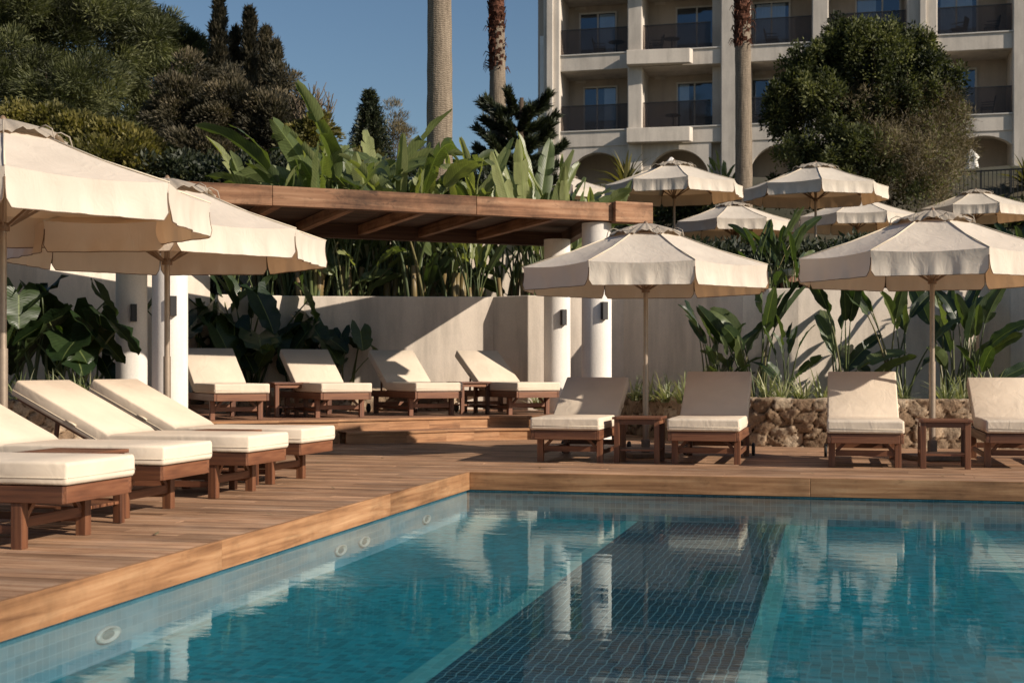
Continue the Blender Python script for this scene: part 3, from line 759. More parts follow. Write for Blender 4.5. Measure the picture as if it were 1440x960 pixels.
    for a in cor:
        d=Vector((math.cos(a),math.sin(a),0)); lp.tube([d*.33+Vector((0,0,2.585)),d*.39+Vector((0,0,2.60)),d*.45+Vector((0,0,2.57)),d*.47+Vector((0,0,2.50))],.005,6)
    lp.build('tie_loop',M['strap'],vcap,True)
    MB().lathe([(.028,0),(.03,.02),(.012,.045),(.0,.05)],(0,0,2.65),14).build('finial',M['rib'],t,True)
    return t
PS=make_parasol()
def campos_rot(px,phi):   # phi: angle of one corner, from the line towards the camera
    q=math.atan((px-720)/FPX)
    return -math.pi/2+TH+rad(phi)
first=True
for px,d,phi,z0,sc,lb in (
   (4,9.85,21,0,1.03,'open cream parasol nearest the camera, cut off by the left edge'),
   (235,12.3,62,0,1.0,'open cream parasol on the left deck standing between the far left loungers'),
   (908,14.35,15,0,.93,'open cream parasol in front of the white column pair, over the central side table'),
   (1311,13.95,4,0,.965,'open cream parasol at right standing behind the slatted side table'),
   (948,29.5,4,2.70,1.05,'cream parasol on the upper terrace left of the palm trunk, below the arches'),
   (1147,27.6,-8,2.5,1.0,'cream parasol on the upper terrace just below the big bush, left of two overlapping ones'),
   (1030,33,22,2.25,1.05,'partly hidden cream parasol on the terrace below and between two higher ones'),
   (1206,32.5,12,2.4,1.02,'mostly hidden cream parasol behind the one below the big bush'),
   (1372,35,4,2.95,1.0,'cream parasol on the terrace at far right near the iron railing'),
   (789,37,10,3.6,1.02,'cream parasol half hidden behind upright banana leaves above the pergola')):
    t=PS if first else copy_tree(PS); first=False
    p=pw(px,d); t.location=(p.x,p.y,z0); t.rotation_euler=(0,0,campos_rot(px,phi)); t.scale=(sc,)*3
    tag(t,lb,'parasol','open parasols over the loungers' if z0==0 else 'parasols on the upper terraces')
# closed white parasols far up by the hotel
for px,py0,py1,d,lb in ((1366,252,211,50,'closed white parasol wrapped upright in the far right arch'),(944,245,222,48,'closed white parasol tip under the middle arch')):
    p=pw(px,d); zt=zat(py1,d); zb=zt-2.4; t=empty('closed_parasol',(p.x,p.y,zb)); 
    MB().tube([(0,0,-.6),(0,0,2.4)],.03,8).build('pole',M['pole'],t,True)
    c=MB(); prof=[(.10,.55),(.20,.7),(.24,1.2),(.25,1.7),(.20,2.05),(.27,2.15),(.14,2.3),(.03,2.42)]
    c.lathe(prof,n=20); c.v=[(x*(1+.18*math.sin(5*math.atan2(y_,x))),y_*(1+.18*math.sin(5*math.atan2(y_,x))),z) for x,y_,z in c.v]
    c.build('folded_canopy',M['whitepl'],t,True); tag(t,lb,'parasol')
# ================================================================== HOTEL
YF=54.0
def bxw(px):                      # world x on the facade plane
    t=(px-720)/FPX; d=YF/(CT+ST*t); return d*(-ST+CT*t)
hb=empty('hotel_building',(bxw(1100),YF,7.4)); O=hb.location.copy()
def hbuild(b,name,mat,par=None,**k):
    b.v=[(x-O.x,y-O.y,z-O.z) for x,y,z in b.v]; return b.build(name,mat,par or hb,**k)
FL=[10.6,13.7,16.8,19.9]; ZT=20.0; XL=bxw(765); XR=bxw(1424)+9
D_=1.9
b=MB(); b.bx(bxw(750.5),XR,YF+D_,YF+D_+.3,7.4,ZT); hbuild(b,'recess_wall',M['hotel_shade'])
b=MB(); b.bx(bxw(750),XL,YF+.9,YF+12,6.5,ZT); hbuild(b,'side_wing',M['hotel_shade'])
b=MB(); b.bx(bxw(753),bxw(761),YF+.84,YF+.897,10.9,14.8); hbuild(b,'wing_shutter',M['curtain'])
bays=[(788,883),(903.5,1000),(1055,1142),(1165,1275),(1318,1424),(1462,1570)]
piers=[(765,788),(883,903.5),(1014,1055),(1142,1165),(1275,1318),(1424,1462),(1570,1600)]
for i,(a,c) in enumerate(piers):
    b=MB(); b.bx(bxw(a),bxw(c),YF-.12,YF+D_-.003,7.4,ZT); hbuild(b,'pier',M['hotel'],bevel=.04)
b=MB(); b.bx(bxw(1000),bxw(1014),YF+.5,YF+D_-.003,7.4,ZT); hbuild(b,'pier',M['hotel'],bevel=.03)
for k in range(2): # slender reveals on wide piers
    a=(770,1293)[k]; b=MB(); b.bx(bxw(a),bxw(a+9),YF-.24,YF-.125,7.4,ZT); hbuild(b,'pilaster',M['hotel'],bevel=.02)
for z in FL:
    b=MB(); b.bx(XL+.1,XR,YF-.02,YF+D_-.006,z-.62,z); hbuild(b,'floor_slab',M['hotel'],bevel=.02)
    b=MB(); b.bx(XL+.1,XR,YF-.07,YF+.05,z,z+.045); hbuild(b,'ledge',M['frame'])
    if z<19:   # projecting angled balcony of the second bay
        x0,x1=bxw(884),bxw(975); b=MB()
        b.add([(x0,YF-.13,z-.60),(x1,YF-.13,z-.60),(x0,YF-.62,z-.60),(x1-.1,YF-.42,z-.60),(x0,YF-.13,z-.03),(x1,YF-.13,z-.03),(x0,YF-.62,z-.03),(x1-.1,YF-.42,z-.03)],
              [(0,1,3,2),(4,6,7,5),(2,3,7,6),(0,2,6,4),(1,5,7,3),(0,4,5,1)]); hbuild(b,'projecting_slab',M['hotel'],bevel=.02)
# arcade wall with round arches
za,zb=7.4,10.6-.62; arches=[(840,1.26,9.75),(953,1.26,9.75),(1099,1.3,9.8),(1220,1.3,9.8),(1383,1.6,10.05-.22),(1510,1.3,9.8)]
for (pc,r,crown) in arches:
    xc=bxw(pc); zs=crown-r; b=MB(); n=24
    idx=[i for i,(a,c) in enumerate(bays) if a-30<pc<c+30][0]; xa,xe=bxw(bays[idx][0]),bxw(bays[idx][1])
    if idx==1: xe=bxw(1000)
    xe=max(xe,xc+r+.02); xa=min(xa,xc-r-.02)
    y0,y1=YF+.02,YF+.42
    arc=[(xc+r*math.cos(math.pi*k/n),zs+r*math.sin(math.pi*k/n)) for k in range(n+1)]
    vs=[];fs=[]
    for (x,z) in arc: vs+=[(x,y0,z),(x,y0,zb+.002),(x,y1,z)]
    for k in range(n): fs+=[(3*k,3*k+3,3*k+4,3*k+1),(3*k,3*k+2,3*k+5,3*k+3)]
    b.add(vs,fs); b.bx(xa,xc-r,y0,y1,za,zb); b.bx(xc+r,xe,y0,y1,za,zb); hbuild(b,'arcade_wall',M['hotel'])
def window(pa,pc,z0,h,split=.5,cur=((.55,.95),)):
    xa,xc=bxw(pa),bxw(pc); y=YF+D_-.03; W=xc-xa
    b=MB(); t=.07
    b.bx(xa-t,xa,y-.05,y+.028,z0,z0+h+t); b.bx(xc,xc+t,y-.05,y+.028,z0,z0+h+t); b.bx(xa,xc,y-.05,y+.028,z0+h,z0+h+t)
    xm=xa+W*split; b.bx(xm-.03,xm+.03,y-.045,y+.02,z0,z0+h)
    f=hbuild(b,'window',M['frame'])
    for (p,q) in ((xa,xm-.03),(xm+.03,xc)):
        g_=MB().add([(p,y-.02,z0),(q,y-.02,z0),(q,y-.02,z0+h),(p,y-.02,z0+h)],[(0,1,2,3)]); hbuild(g_,'pane',M['winglass'],f)
    g_=MB().add([(xa,y+.024,z0),(xc,y+.024,z0),(xc,y+.024,z0+h),(xa,y+.024,z0+h)],[(0,1,2,3)]); hbuild(g_,'room_shade_sheet',M['dim'],f)  # flat dark sheet behind the panes, painted as the room's shade
    for (a,c) in cur:
        cb=MB(); n=30; vs=[]
        for k in range(n+1):
            x=xa+W*(a+(c-a)*k/n); yy=y+.008+.006*math.sin(k*1.9); vs+=[(x,yy,z0+.02),(x,yy,z0+h-.03)]
        cb.add(vs,[(2*k,2*k+2,2*k+3,2*k+1) for k in range(n)]); hbuild(cb,'curtain',M['curtain'],f,smooth=True)
wins=[[(805,855,.5,((.55,.98),)),(945,1000,.52,()),(1057,1107,.5,((.05,.9),)),(1206,1268,.6,((.02,.45),)),(1322,1380,.5,((.1,.9),)),(1500,1555,.5,())],
      [(811,856,.4,((.62,.98),)),(946,1000,.45,((.04,.3),)),(1052,1108,.5,((.75,.98),)),(1200,1262,.5,()),(1340,1378,.5,((.1,.4),)),(1500,1555,.5,())]]
for fl,z in enumerate(FL[:3]):
    row=wins[1] if fl==0 else wins[0]
    for (a,c,s,cu) in row: window(a,c,z+.02,2.12,s,cu)
    for i,(a,c) in enumerate(bays):
        xa,xc=bxw(a)+.02,bxw(c)-.02
        g_=MB(); g_.bx(xa,xc,YF+.06,YF+.075,z+.07,z+1.05)
        r=hbuild(g_,'balcony_glass',M['railglass'])
        h_=MB(); h_.bx(xa,xc,YF+.045,YF+.09,z+1.05,z+1.085); hbuild(h_,'handrail',M['black'],r)
        v_=MB(); xm=(bxw(a)+bxw(c))/2-.9; v_.bx(xm-.22,xm+.22,YF+D_-.05,YF+D_-.004,z+2.36,z+2.52); hbuild(v_,'vent',M['hotel'])
tag(hb,'pale multi-storey hotel with recessed glass-railed balconies above an arcade','building')
# balcony furniture
def make_bchair():
    t=empty('balcony_chair'); K=M['black']
    MB().box(0,0,.42,.5,.5,.06).build('seat',K,t,bevel=.01); MB().bar((-.23,.0,.45),(-.30,0,.85),.5,.05,up=(1,0,0)).build('backrest',K,t,bevel=.01)
    for i in (-1,1):
        for j in (-1,1): MB().bar((i*.22,j*.22,0),(i*.2,j*.2,.42),.03,.03).build('leg',K,t)
    for j in (-1,1): MB().bar((-.24,j*.25,.62),(.22,j*.25,.60),.04,.03).build('armrest',K,t)
    return t
ch=make_bchair(); k=0
spec=[(838,1,'left of the upper-left balcony, by its open curtain'),(918,1,'behind the smoked glass of the second upper balcony'),(1084,1,'on the upper balcony right of the palm trunk'),(1195,1,'on the upper balcony above the big bush'),(1352,1,'on the top right balcony'),(1398,1,'at the far right of the top right balcony'),(1062,0,'low on the balcony right of the palm trunk'),(1392,0,'on the balcony right of the big bush')]
for px,fl,lb in spec:
    t=ch if k==0 else copy_tree(ch); k+=1
    t.location=(bxw(px),YF+.95,FL[fl]+.003); t.rotation_euler=(0,0,random.choice([0,math.pi])+random.uniform(-.4,.4)); tag(t,'dark outdoor armchair '+lb,'chair','balcony armchairs')
def make_btable():
    t=empty('balcony_table'); K=M['black']
    MB().lathe([(.0,0),(.33,0),(.33,.03),(0,.03)],(0,0,.66),20).build('table_top',K,t); MB().tube([(0,0,.02),(0,0,.66)],.03,8).build('pedestal',K,t); MB().lathe([(.2,0),(.2,.02),(.03,.03)],n=16).build('foot',K,t); return t
bt=make_btable()
for i,(px,fl,lb) in enumerate(((862,1,'in the upper-left balcony'),(943,0,'in the lower second balcony'),(941,1,'in the upper second balcony'))):
    t=bt if i==0 else copy_tree(bt); t.location=(bxw(px),YF+.9,FL[fl]+.003); tag(t,'small round dark table '+lb,'table','balcony tables')
# iron railing, far right
p0,p1=pw(1338,40,6.1),pw(1466,39,6.1); rl=empty('iron_railing',p0); dv=p1-p0; Lr=dv.length; du=dv/Lr
b=MB(); s=.0
zt_=zat(243,40)-6.1
MB().bar((0,0,zt_),du*Lr+Vector((0,0,zt_)),.05,.04).build('handrail',M['black'],rl); MB().bar((0,0,zt_-.82),du*Lr+Vector((0,0,zt_-.82)),.04,.04).build('bottom_rail',M['black'],rl)
while s<Lr: b.bar(du*s+Vector((0,0,zt_-.8)),du*s+Vector((0,0,zt_)),.018,.018,up=(1,0,0)); s+=.115
b.build('balusters',M['black'],rl)
for s in (0,Lr*.33,Lr*.66,Lr): MB().bar(du*s+Vector((0,0,0)),du*s+Vector((0,0,zt_+.03)),.05,.05,up=(1,0,0)).build('post',M['black'],rl)
tag(rl,'dark iron railing of thin upright bars at the far right below the arch','railing')
# ================================================================== TREES
def randdir(n,up=0.0):
    v=rng.normal(size=(n,3)); v=nrm(v); v[:,2]+=up; return nrm(v)
def tree(name,label,cat,base,blobs,mat,n,leafL,leafW,clump,nclump,up=.3,trunk=.2,group=None,barkm='bark',limbs=8,inner=.25,outw=1.0,dry=None,rshift=0,trunk_top=None):
    """blobs: list of (x,y,z,rx,ry,rz) relative to base"""
    t=empty(name,base)
    bl=np.array(blobs,float); vol=(bl[:,3]*bl[:,4]*bl[:,5])**.67; pk=rng.choice(len(bl),nclump,p=vol/vol.sum())
    dirs=randdir(nclump,.15); rad_=np.where(rng.random(nclump)<inner,rng.uniform(.3,.8,nclump),rng.uniform(.82,1.06,nclump))
    cc=bl[pk,:3]+dirs*bl[pk,3:]*rad_[:,None]
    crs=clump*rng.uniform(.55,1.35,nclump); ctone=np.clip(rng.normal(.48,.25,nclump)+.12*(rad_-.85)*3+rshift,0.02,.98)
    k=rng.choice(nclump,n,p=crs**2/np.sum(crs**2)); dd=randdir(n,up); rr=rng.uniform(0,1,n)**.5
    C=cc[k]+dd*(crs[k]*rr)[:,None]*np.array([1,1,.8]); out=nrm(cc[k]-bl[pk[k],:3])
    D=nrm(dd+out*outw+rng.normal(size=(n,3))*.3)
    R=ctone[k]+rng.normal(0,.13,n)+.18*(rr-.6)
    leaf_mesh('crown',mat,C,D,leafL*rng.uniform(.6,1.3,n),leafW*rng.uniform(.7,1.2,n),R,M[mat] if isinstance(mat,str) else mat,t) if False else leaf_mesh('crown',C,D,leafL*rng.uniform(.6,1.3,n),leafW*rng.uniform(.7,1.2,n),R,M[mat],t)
    if trunk:
        zmax=trunk_top or (bl[:,2]+bl[:,5]*.3).max(); top=bl[bl[:,2].argmax()]
        pts=[(top[0]*q*q,top[1]*q*q,-.6+(zmax+.6)*q) for q in (0,.25,.5,.75,1)]
        MB().tube(pts,[trunk,trunk*.85,trunk*.65,trunk*.4,trunk*.12],10).build('trunk',M[barkm],t,True)
        lb=MB()
        for i in range(limbs):
            c=cc[rng.integers(nclump)]; z0=max(.1*c[2],c[2]*rng.uniform(.35,.75)); s=Vector((top[0]*(z0/zmax)**2,top[1]*(z0/zmax)**2,z0)); e=Vector(c)
            m=(s+e)/2+Vector((0,0,-.1*(e-s).length)); lb.tube([s,m,e],[trunk*.35,trunk*.2,trunk*.06],6)
        if limbs: lb.build('limbs',M[barkm],t,True)
    tag(t,label,cat,group); return t
def at(px,py,d): return pw(px,d,zat(py,d))
def hillz(d): return 3.0
# left pines : needles in brushes, overlapping masses
def blobs_from(base,lst,d):
    o=[]
    for (px,py,rp,rq,dd) in lst:
        c=at(px,py,d+dd)-base; s=(d+dd)/FPX; o.append((c.x,c.y,c.z,rp*s,rp*s,rq*s))
    return o
def ptree(name,label,cat,px,d,zb,lst,**k):
    base=pw(px,d,zb); return tree(name,label,cat,base,blobs_from(base,lst,d),**k)
gT='dark evergreens rising behind the left side of the pool'
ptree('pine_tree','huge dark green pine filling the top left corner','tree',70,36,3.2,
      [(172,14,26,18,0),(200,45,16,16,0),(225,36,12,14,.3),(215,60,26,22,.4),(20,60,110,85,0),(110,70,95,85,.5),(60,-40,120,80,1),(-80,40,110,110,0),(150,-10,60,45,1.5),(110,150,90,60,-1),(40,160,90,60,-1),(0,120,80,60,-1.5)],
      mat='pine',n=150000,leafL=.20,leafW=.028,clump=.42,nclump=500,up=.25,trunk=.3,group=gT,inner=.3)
ptree('pine_tree','rounded olive-green pine between the corner pine and the cypress spires','tree',215,39,3.4,
      [(215,90,66,58,0),(238,42,12,18,.2),(262,60,14,14,.1),(276,72,10,12,0),(250,50,10,14,0),(180,40,40,32,.5),(250,130,60,55,-.5),(205,190,80,60,-1),(262,80,34,34,0)],
      mat='pine',n=70000,leafL=.17,leafW=.03,clump=.36,nclump=420,up=.4,trunk=.25,group=gT,inner=.3,rshift=-.08)
def cypress(label,px,d,zb,ytop,wpx,ybot,n,lean=0,shift=0):
    base=pw(px,d,zb); s=d/FPX; H=zat(ytop,d)-zb; t=empty('cypress_tree',base)
    nc=300; q=rng.uniform(0.02,1,nc)**.8; prof=lambda q: np.clip(np.where(q>.62,.30*((1-q)/.38)**.6+.02,.30+.62*((.62-q)/.62)**.7)*(1+.18*np.sin(q*23+px)),.03,1)
    a=rng.uniform(0,6.283,nc); r0=wpx*s*prof(q)*rng.uniform(.55,1.1,nc)
    cc=np.stack([np.cos(a)*r0+lean*s*q,np.sin(a)*r0,.5+q*(H-.6)],1); cr=np.clip(.30*(1.15-q*.85),.08,.4)*rng.uniform(.6,1.3,nc)
    tone=rng.normal(.45+shift,.17,nc); k=rng.integers(0,nc,n); dd=randdir(n,.9); rr=rng.uniform(0,1,n)**.6
    C=cc[k]+dd*(cr[k]*rr)[:,None]*np.array([1,1,1.7]); D=nrm(dd+np.array([0,0,.9])+rng.normal(size=(n,3))*.25)
    leaf_mesh('crown',C,D,.16*rng.uniform(.6,1.4,n),.035*rng.uniform(.7,1.3,n),tone[k]+rng.normal(0,.12,n)+.15*(rr-.6),M['cypress'],t)
    MB().tube([(0,0,-.6),(lean*s*.5,0,H*.5),(lean*s,0,H*.9)],[.16,.1,.02],8).build('trunk',M['bark'],t,True)
    tag(t,label,'tree',gT)
cypress('tall thin cypress spire reaching the top edge of the photo',308,38,3.0,-4,38,0,26000,0)
cypress('short cypress spire just right of the tallest one',331,39,3.0,42,34,0,20000,0,.05)
cypress('second-tallest cypress spire, dark and narrow',351,38.5,3.0,14,34,0,24000,0,-.05)
cypress('brownish cypress spire at the right of the dark group',370,39,3.0,42,38,0,24000,4,.1)
cypress('lowest cypress spire at the right end of the dark group',387,38,3.0,62,32,0,20000,2,.1)
ptree('conifer','broad dark shaggy conifer below the cypress spires','tree',300,34,2.9,
      [(262,112,8,30,0),(282,105,9,36,.2),(322,128,8,30,.2),(398,120,9,34,0),(410,140,8,30,.2),(240,95,9,26,0),(265,170,55,50,0),(330,180,60,60,0),(385,200,40,60,-.5),(290,245,70,50,-1),(240,240,50,40,-1),(420,150,18,16,0),(405,175,22,30,0)],
      mat='cypress',n=110000,leafL=.12,leafW=.03,clump=.30,nclump=420,up=.6,trunk=.22,group=gT,inner=.35,rshift=-.04)
ptree('golden_shrub','yellow-green shrub mass behind the near left parasol','shrub',60,28,2.6,
      [(20,190,45,30,0),(70,190,45,34,0),(110,205,45,30,-.5),(-40,190,50,30,0),(80,240,90,40,-1)],
      mat='yellowgreen',n=42000,leafL=.11,leafW=.05,clump=.26,nclump=380,up=.5,trunk=.08,group='yellow-green shrubs at left',inner=.2,limbs=5)
ptree('golden_shrub','yellow-green shrub between the two left parasol tops','shrub',180,27,2.6,
      [(160,215,45,34,0),(195,225,38,34,0),(140,240,60,30,-.5),(210,255,30,25,-.5)],
      mat='yellowgreen',n=26000,leafL=.11,leafW=.05,clump=.24,nclump=260,up=.5,trunk=.07,group='yellow-green shrubs at left',inner=.2,limbs=4,rshift=-.05)
ptree('golden_shrub','small yellow-green shrub between the bare twigs and the dark conifer','shrub',437,29,2.6,
      [(437,190,26,22,0),(430,225,34,34,0),(500,250,40,34,0)],
      mat='yellowgreen',n=14000,leafL=.11,leafW=.05,clump=.24,nclump=140,up=.5,trunk=.07,group='yellow-green shrubs at left',inner=.2,limbs=4)
# bare shrub
def bare(label,px,py0,py1,d,n=9,spread=.5):
    base=at(px,py0,d); H=zat(py1,d)-zat(py0,d); t=empty('bare_shrub',base); b=MB()
    for i in range(n):
        a=random.uniform(0,6.28); tip=Vector((math.cos(a)*spread*random.uniform(.3,1),math.sin(a)*spread,H*random.uniform(.75,1)))
        mid=tip*.5+Vector((-tip.x*.2,-tip.y*.2,.1)); b.tube([(0,0,0),mid,tip],[.035,.022,.008],5)
        for k in range(6):
            q=random.uniform(.4,.95); s=mid+(tip-mid)*max(0,(q-.5)*2); e=s+Vector((random.uniform(-.25,.25),random.uniform(-.25,.25),random.uniform(.12,.4))); b.tube([s,(s+e)/2+Vector((0,0,-.03)),e],[.014,.01,.007],5)
    b.build('stems',M['twig'],t,True); tag(t,label,'shrub','bare leafless shrubs')
bare('bare leafless twigs standing against the sky beside the dark conifer',433,240,118,29,9,.5)
bare('bare leafless upright twigs left of the small dark fir against the sky',458,235,128,29.5,8,.35)
# small dark fir with tiers (norfolk pine)
def fir(label,px,ytop,ybot,d,wpx):
    base=at(px,ybot,d); H=zat(ytop,d)-base.z; t=empty('fir_tree',base); MB().tube([(0,0,-1.5),(0,0,H)],[.14,.02],8).build('trunk',M['bark'],t,True)
    C=[];D=[];s=d/FPX; br=MB()
    for i in range(17):
        q=i/17; z=H*(.05+.93*q); R=wpx*s*(1-q)**.85+.06
        for j in range(9):
            a=6.283*j/9+i*.7; dr=np.array([math.cos(a),math.sin(a),.28]); m=int(60*(1-q)+14)
            w=rng.uniform(.08,1,m); C.append(np.array([0,0,z])+dr*(w*R)[:,None]+rng.normal(size=(m,3))*.035); D.append(np.tile(dr,(m,1))+rng.normal(size=(m,3))*.6+np.array([0,0,.35]))
            br.tube([(0,0,z),tuple(np.array([0,0,z])+dr*R*.95)],[.018,.006],4)
    C=np.concatenate(C);D=np.concatenate(D);n=len(C)
    leaf_mesh('crown',C,D,.15*rng.uniform(.6,1.3,n),.045*np.ones(n),rng.normal(.4,.2,n),M['araucaria'],t); br.build('limbs',M['bark'],t); tag(t,label,'tree')
fir('small dark pointed fir against the sky left of the thick palm trunk',520,124,235,42,30)
ptree('distant_tree','pale bare-looking tree tip right of the small dark fir','tree',553,46,4.0,[(553,178,16,26,0),(560,215,30,30,0)],mat='dry',n=5000,leafL=.15,leafW=.02,clump=.3,nclump=60,up=.9,trunk=.08,limbs=6)
# araucaria-like tree with drooping brush branches
def monkey(label,px,d,ztop_py,zb):
    base=pw(px,d,zb); H=zat(ztop_py,d)-zb; s=d/FPX; t=empty('araucaria_tree',base); MB().tube([(0,0,-.5),(.1,0,H*.98)],[.2,.05],10).build('trunk',M['bark'],t,True)
    C=[];D=[];br=MB()
    for i in range(12):
        q=.10+.88*i/12; z=H*q; nb=6
        for j in range(nb):
            a=6.283*(j+.5*(i%2)+.15*random.random())/nb; R=(100*s)*(1-q*.42)*random.uniform(.7,1.1)*(1 if q>.2 else .8)
            pts=[]
            for k in range(9):
                w=k/8; pts.append(np.array([math.cos(a)*R*w,math.sin(a)*R*w,z+R*(.16*w-.05*math.sin(w*3.1)+.20*w**3)]))
            br.tube([tuple(p) for p in pts],[.035*(1-w/9) for w in range(9)],5)
            for k in range(2,9):
                m=105; P=pts[k-1][None]+(pts[k]-pts[k-1])[None]*rng.random((m,1)); ax=nrm((pts[k]-pts[k-1])[None]); dd=randdir(m); dd=nrm(dd-ax*(dd@ax.T))
                C.append(P+dd*rng.uniform(0,.035,(m,1))); D.append(dd+ax*1.1+np.array([0,0,.25]))
    C=np.concatenate(C);D=np.concatenate(D);n=len(C)
    leaf_mesh('crown',C,D,.19*rng.uniform(.7,1.3,n),.03*np.ones(n),rng.normal(.42,.22,n),M['araucaria'],t); br.build('limbs',M['bark'],t); tag(t,label,'tree')
monkey('dark araucaria with bristly upswept branches behind the thin palm trunk and the hotel corner',728,33,132,2.4)
# palms
def palm(label,px,d,wb,wt,zb,boot=None,lean=0):
    base=pw(px,d,zb); s=d/FPX; H=13.5; t=empty('palm_tree',base); b=MB(); pts=[];rr=[]
    n=70
    for i in range(n+1):
        q=i/n; z=-.3+q*H; w=wb+(wt-wb)*min(1,z/(8))
        if z<.8: w*=1+.25*(1-max(0,z)/.8)
        pts.append((lean*q+.03*math.sin(q*5),0,z)); rr.append(w/2*(1+.015*math.sin(i*1.7)+random.uniform(-.012,.012)))
    b.tube(pts,rr,28); b.build('trunk',M['palmbark'],t,True)
    if boot:
        zz0=zat(boot,d)-zb; C=[];D=[];m=0; bm_=MB(); z=zz0
        while z<H:
            w=wt/2
            for k in range(9):
                a=6.283*(k/9)+z*7; dr=Vector((math.cos(a),math.sin(a),0)); ln=random.uniform(.14,.26)
                p=Vector((lean*z/H,0,z))+dr*(w*.92); e=p+dr*random.uniform(.03,.09)+Vector((0,0,ln)); tn=Vector((-dr.y,dr.x,0))*random.uniform(.05,.09)
                bm_.add([p-tn,p+tn,e+tn*.6,e-tn*.6,p-tn+dr*-.04,p+tn+dr*-.04],[(0,1,2,3),(0,3,2,1)])
            z+=.13
        for _ in range(45):
            a=random.uniform(0,6.28); z=zz0+random.uniform(0,H-zz0)*random.random()**2; dr=Vector((math.cos(a),math.sin(a),0)); p=Vector((lean*z/H,0,z))+dr*wt*.48
            bm_.tube([p,p+dr*.1+Vector((0,0,.05)),p+dr*.17+Vector((0,0,-.08))],[.02,.014,.004],4)
        bm_.build('leaf_boots',M['palmred'],t)
        MB().tube([(lean*z_/H,0,z_) for z_ in (zz0,zz0+2,H-.01)],[wt*.5+.012]*3,20,cap=False).build('boot_sleeve',M['palmred'],t,True)
    # crown above the frame
    fr=MB()
    for k in range(26):
        a=6.283*k/26+random.uniform(-.1,.1); up=random.uniform(-.3,1.1); dr=Vector((math.cos(a),math.sin(a),0)); P=Vector((lean,0,H-.3)); pts=[P]
        vel=(dr+Vector((0,0,up))).normalized()
        for i in range(7): P=P+vel*.32; vel=(vel+Vector((0,0,-.14))).normalized(); pts.append(P.copy())
        fr.tube(pts,[.03,.025,.02,.018,.014,.01,.008,.004],4)
        for i in range(2,8):
            p=pts[i]; tn=(pts[i]-pts[i-1]).normalized(); sd=tn.cross(Vector((0,0,1))).normalized()
            for sg in (-1,1):
                for m in range(3):
                    o_=p-tn*(.1*m); e=o_+sd*sg*.45+tn*.35+Vector((0,0,-.12)); fr.add([o_+tn*.02,e,o_-tn*.02],[(0,1,2)])
    fr.build('crown',M['pine'],t); tag(t,label,'palm','tall palm trunks')
palm('thick grey ringed palm trunk rising behind the pergola',616,24,.50,.40,2.1,None,0)
palm('slender palm trunk with a shaggy reddish upper half, between thick trunk and hotel',700,34,.50,.37,2.4,100,-.06)
palm('palm trunk in front of the hotel facade with brown leaf bases at the top',1045,33,.46,.36,2.3,66,-.05)
# the big bush : green left, dry right
def bush(label):
    d=36; base=pw(1215,d,3.6); t=empty('large_bush',base); s=d/FPX
    bl=[(1150,175,66,66,0),(1225,125,66,66,0),(1175,125,44,40,.3),(1270,150,70,70,0),(1300,210,62,80,0),(1170,240,80,60,-.5),(1250,250,100,60,-.5),(1205,75,35,28,0),(1288,75,24,24,0),(1130,120,34,34,.4),(1245,62,18,18,0)]
    rs=random.Random(3)
    for _ in range(40):
        a=rs.uniform(-.2,3.4); bl.append((1222+122*math.cos(a)*rs.uniform(.85,1.1),175-112*math.sin(a)*rs.uniform(.82,1.08),rs.uniform(4,12),rs.uniform(18,40),rs.uniform(-.4,.4)))
    B=np.array(blobs_from(base,bl,d)); 
    def cloud(nm,mat,nc,n,L,W,cl,f,up,sh):
        wv=(B[:,3]*B[:,4]*B[:,5])**.5; pk=rng.choice(len(B),nc*4,p=wv/wv.sum()); dirs=randdir(nc*4,.2); rr=rng.uniform(.75,1.08,nc*4); rr=np.where(rng.random(nc*4)<.25,rng.uniform(.3,.75,nc*4),rr)
        cc=B[pk,:3]+dirs*B[pk,3:]*rr[:,None]; keep=f(cc)[:]; cc=cc[keep][:nc]; rk=rr[keep][:nc]; nn=len(cc)
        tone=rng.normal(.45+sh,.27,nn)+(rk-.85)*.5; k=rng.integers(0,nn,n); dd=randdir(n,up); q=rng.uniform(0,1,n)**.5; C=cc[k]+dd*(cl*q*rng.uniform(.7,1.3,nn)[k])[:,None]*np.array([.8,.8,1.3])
        leaf_mesh(nm,C,nrm(dd+rng.normal(size=(n,3))*.4),L*rng.uniform(.6,1.3,n),W*rng.uniform(.7,1.2,n),tone[k]+rng.normal(0,.14,n),M[mat],t)
    lat=lambda c:(c[:,0]*CT+c[:,1]*ST)
    noise=lambda c: .5*np.sin(c[:,2]*2.1+c[:,0]*1.3)+rng.normal(0,.45,len(c))
    cloud('crown','ficus',620,95000,.11,.055,.30,lambda c: (lat(c)+noise(c)<.5)|(c[:,2]>4.1),.5,0)
    cloud('dry_crown','dry',560,60000,.13,.016,.36,lambda c: (lat(c)+noise(c)>.1)&(c[:,2]<4.4),.7,0)
    cloud('mixed_leaves','ficus',300,16000,.08,.04,.36,lambda c: (lat(c)+noise(c)>.1),.6,.22)
    tw=MB()
    for i in range(330):
        b_=B[rng.integers(len(B))]; c=b_[:3]+randdir(1,.1)[0]*b_[3:]*rng.uniform(.8,1.04)
        if c[0]*CT+c[1]*ST<-.2: continue
        s_=Vector(c)*.72+Vector((0,0,-.2)); e=Vector(c); m=(s_+e)/2+Vector((random.uniform(-.2,.2),random.uniform(-.2,.2),random.uniform(-.1,.3))); tw.tube([s_,m,e],[.016,.011,.004],4)
    tw.build('twigs',M['twig'],t); MB().tube([(0,0,-.8),(.1,0,1.5),(0,.1,3)],[.25,.2,.08],10).build('trunk',M['bark'],t,True)
    tag(t,label,'bush')
bush('big rounded bush before the hotel, leafy green at left, dry and twiggy at right')
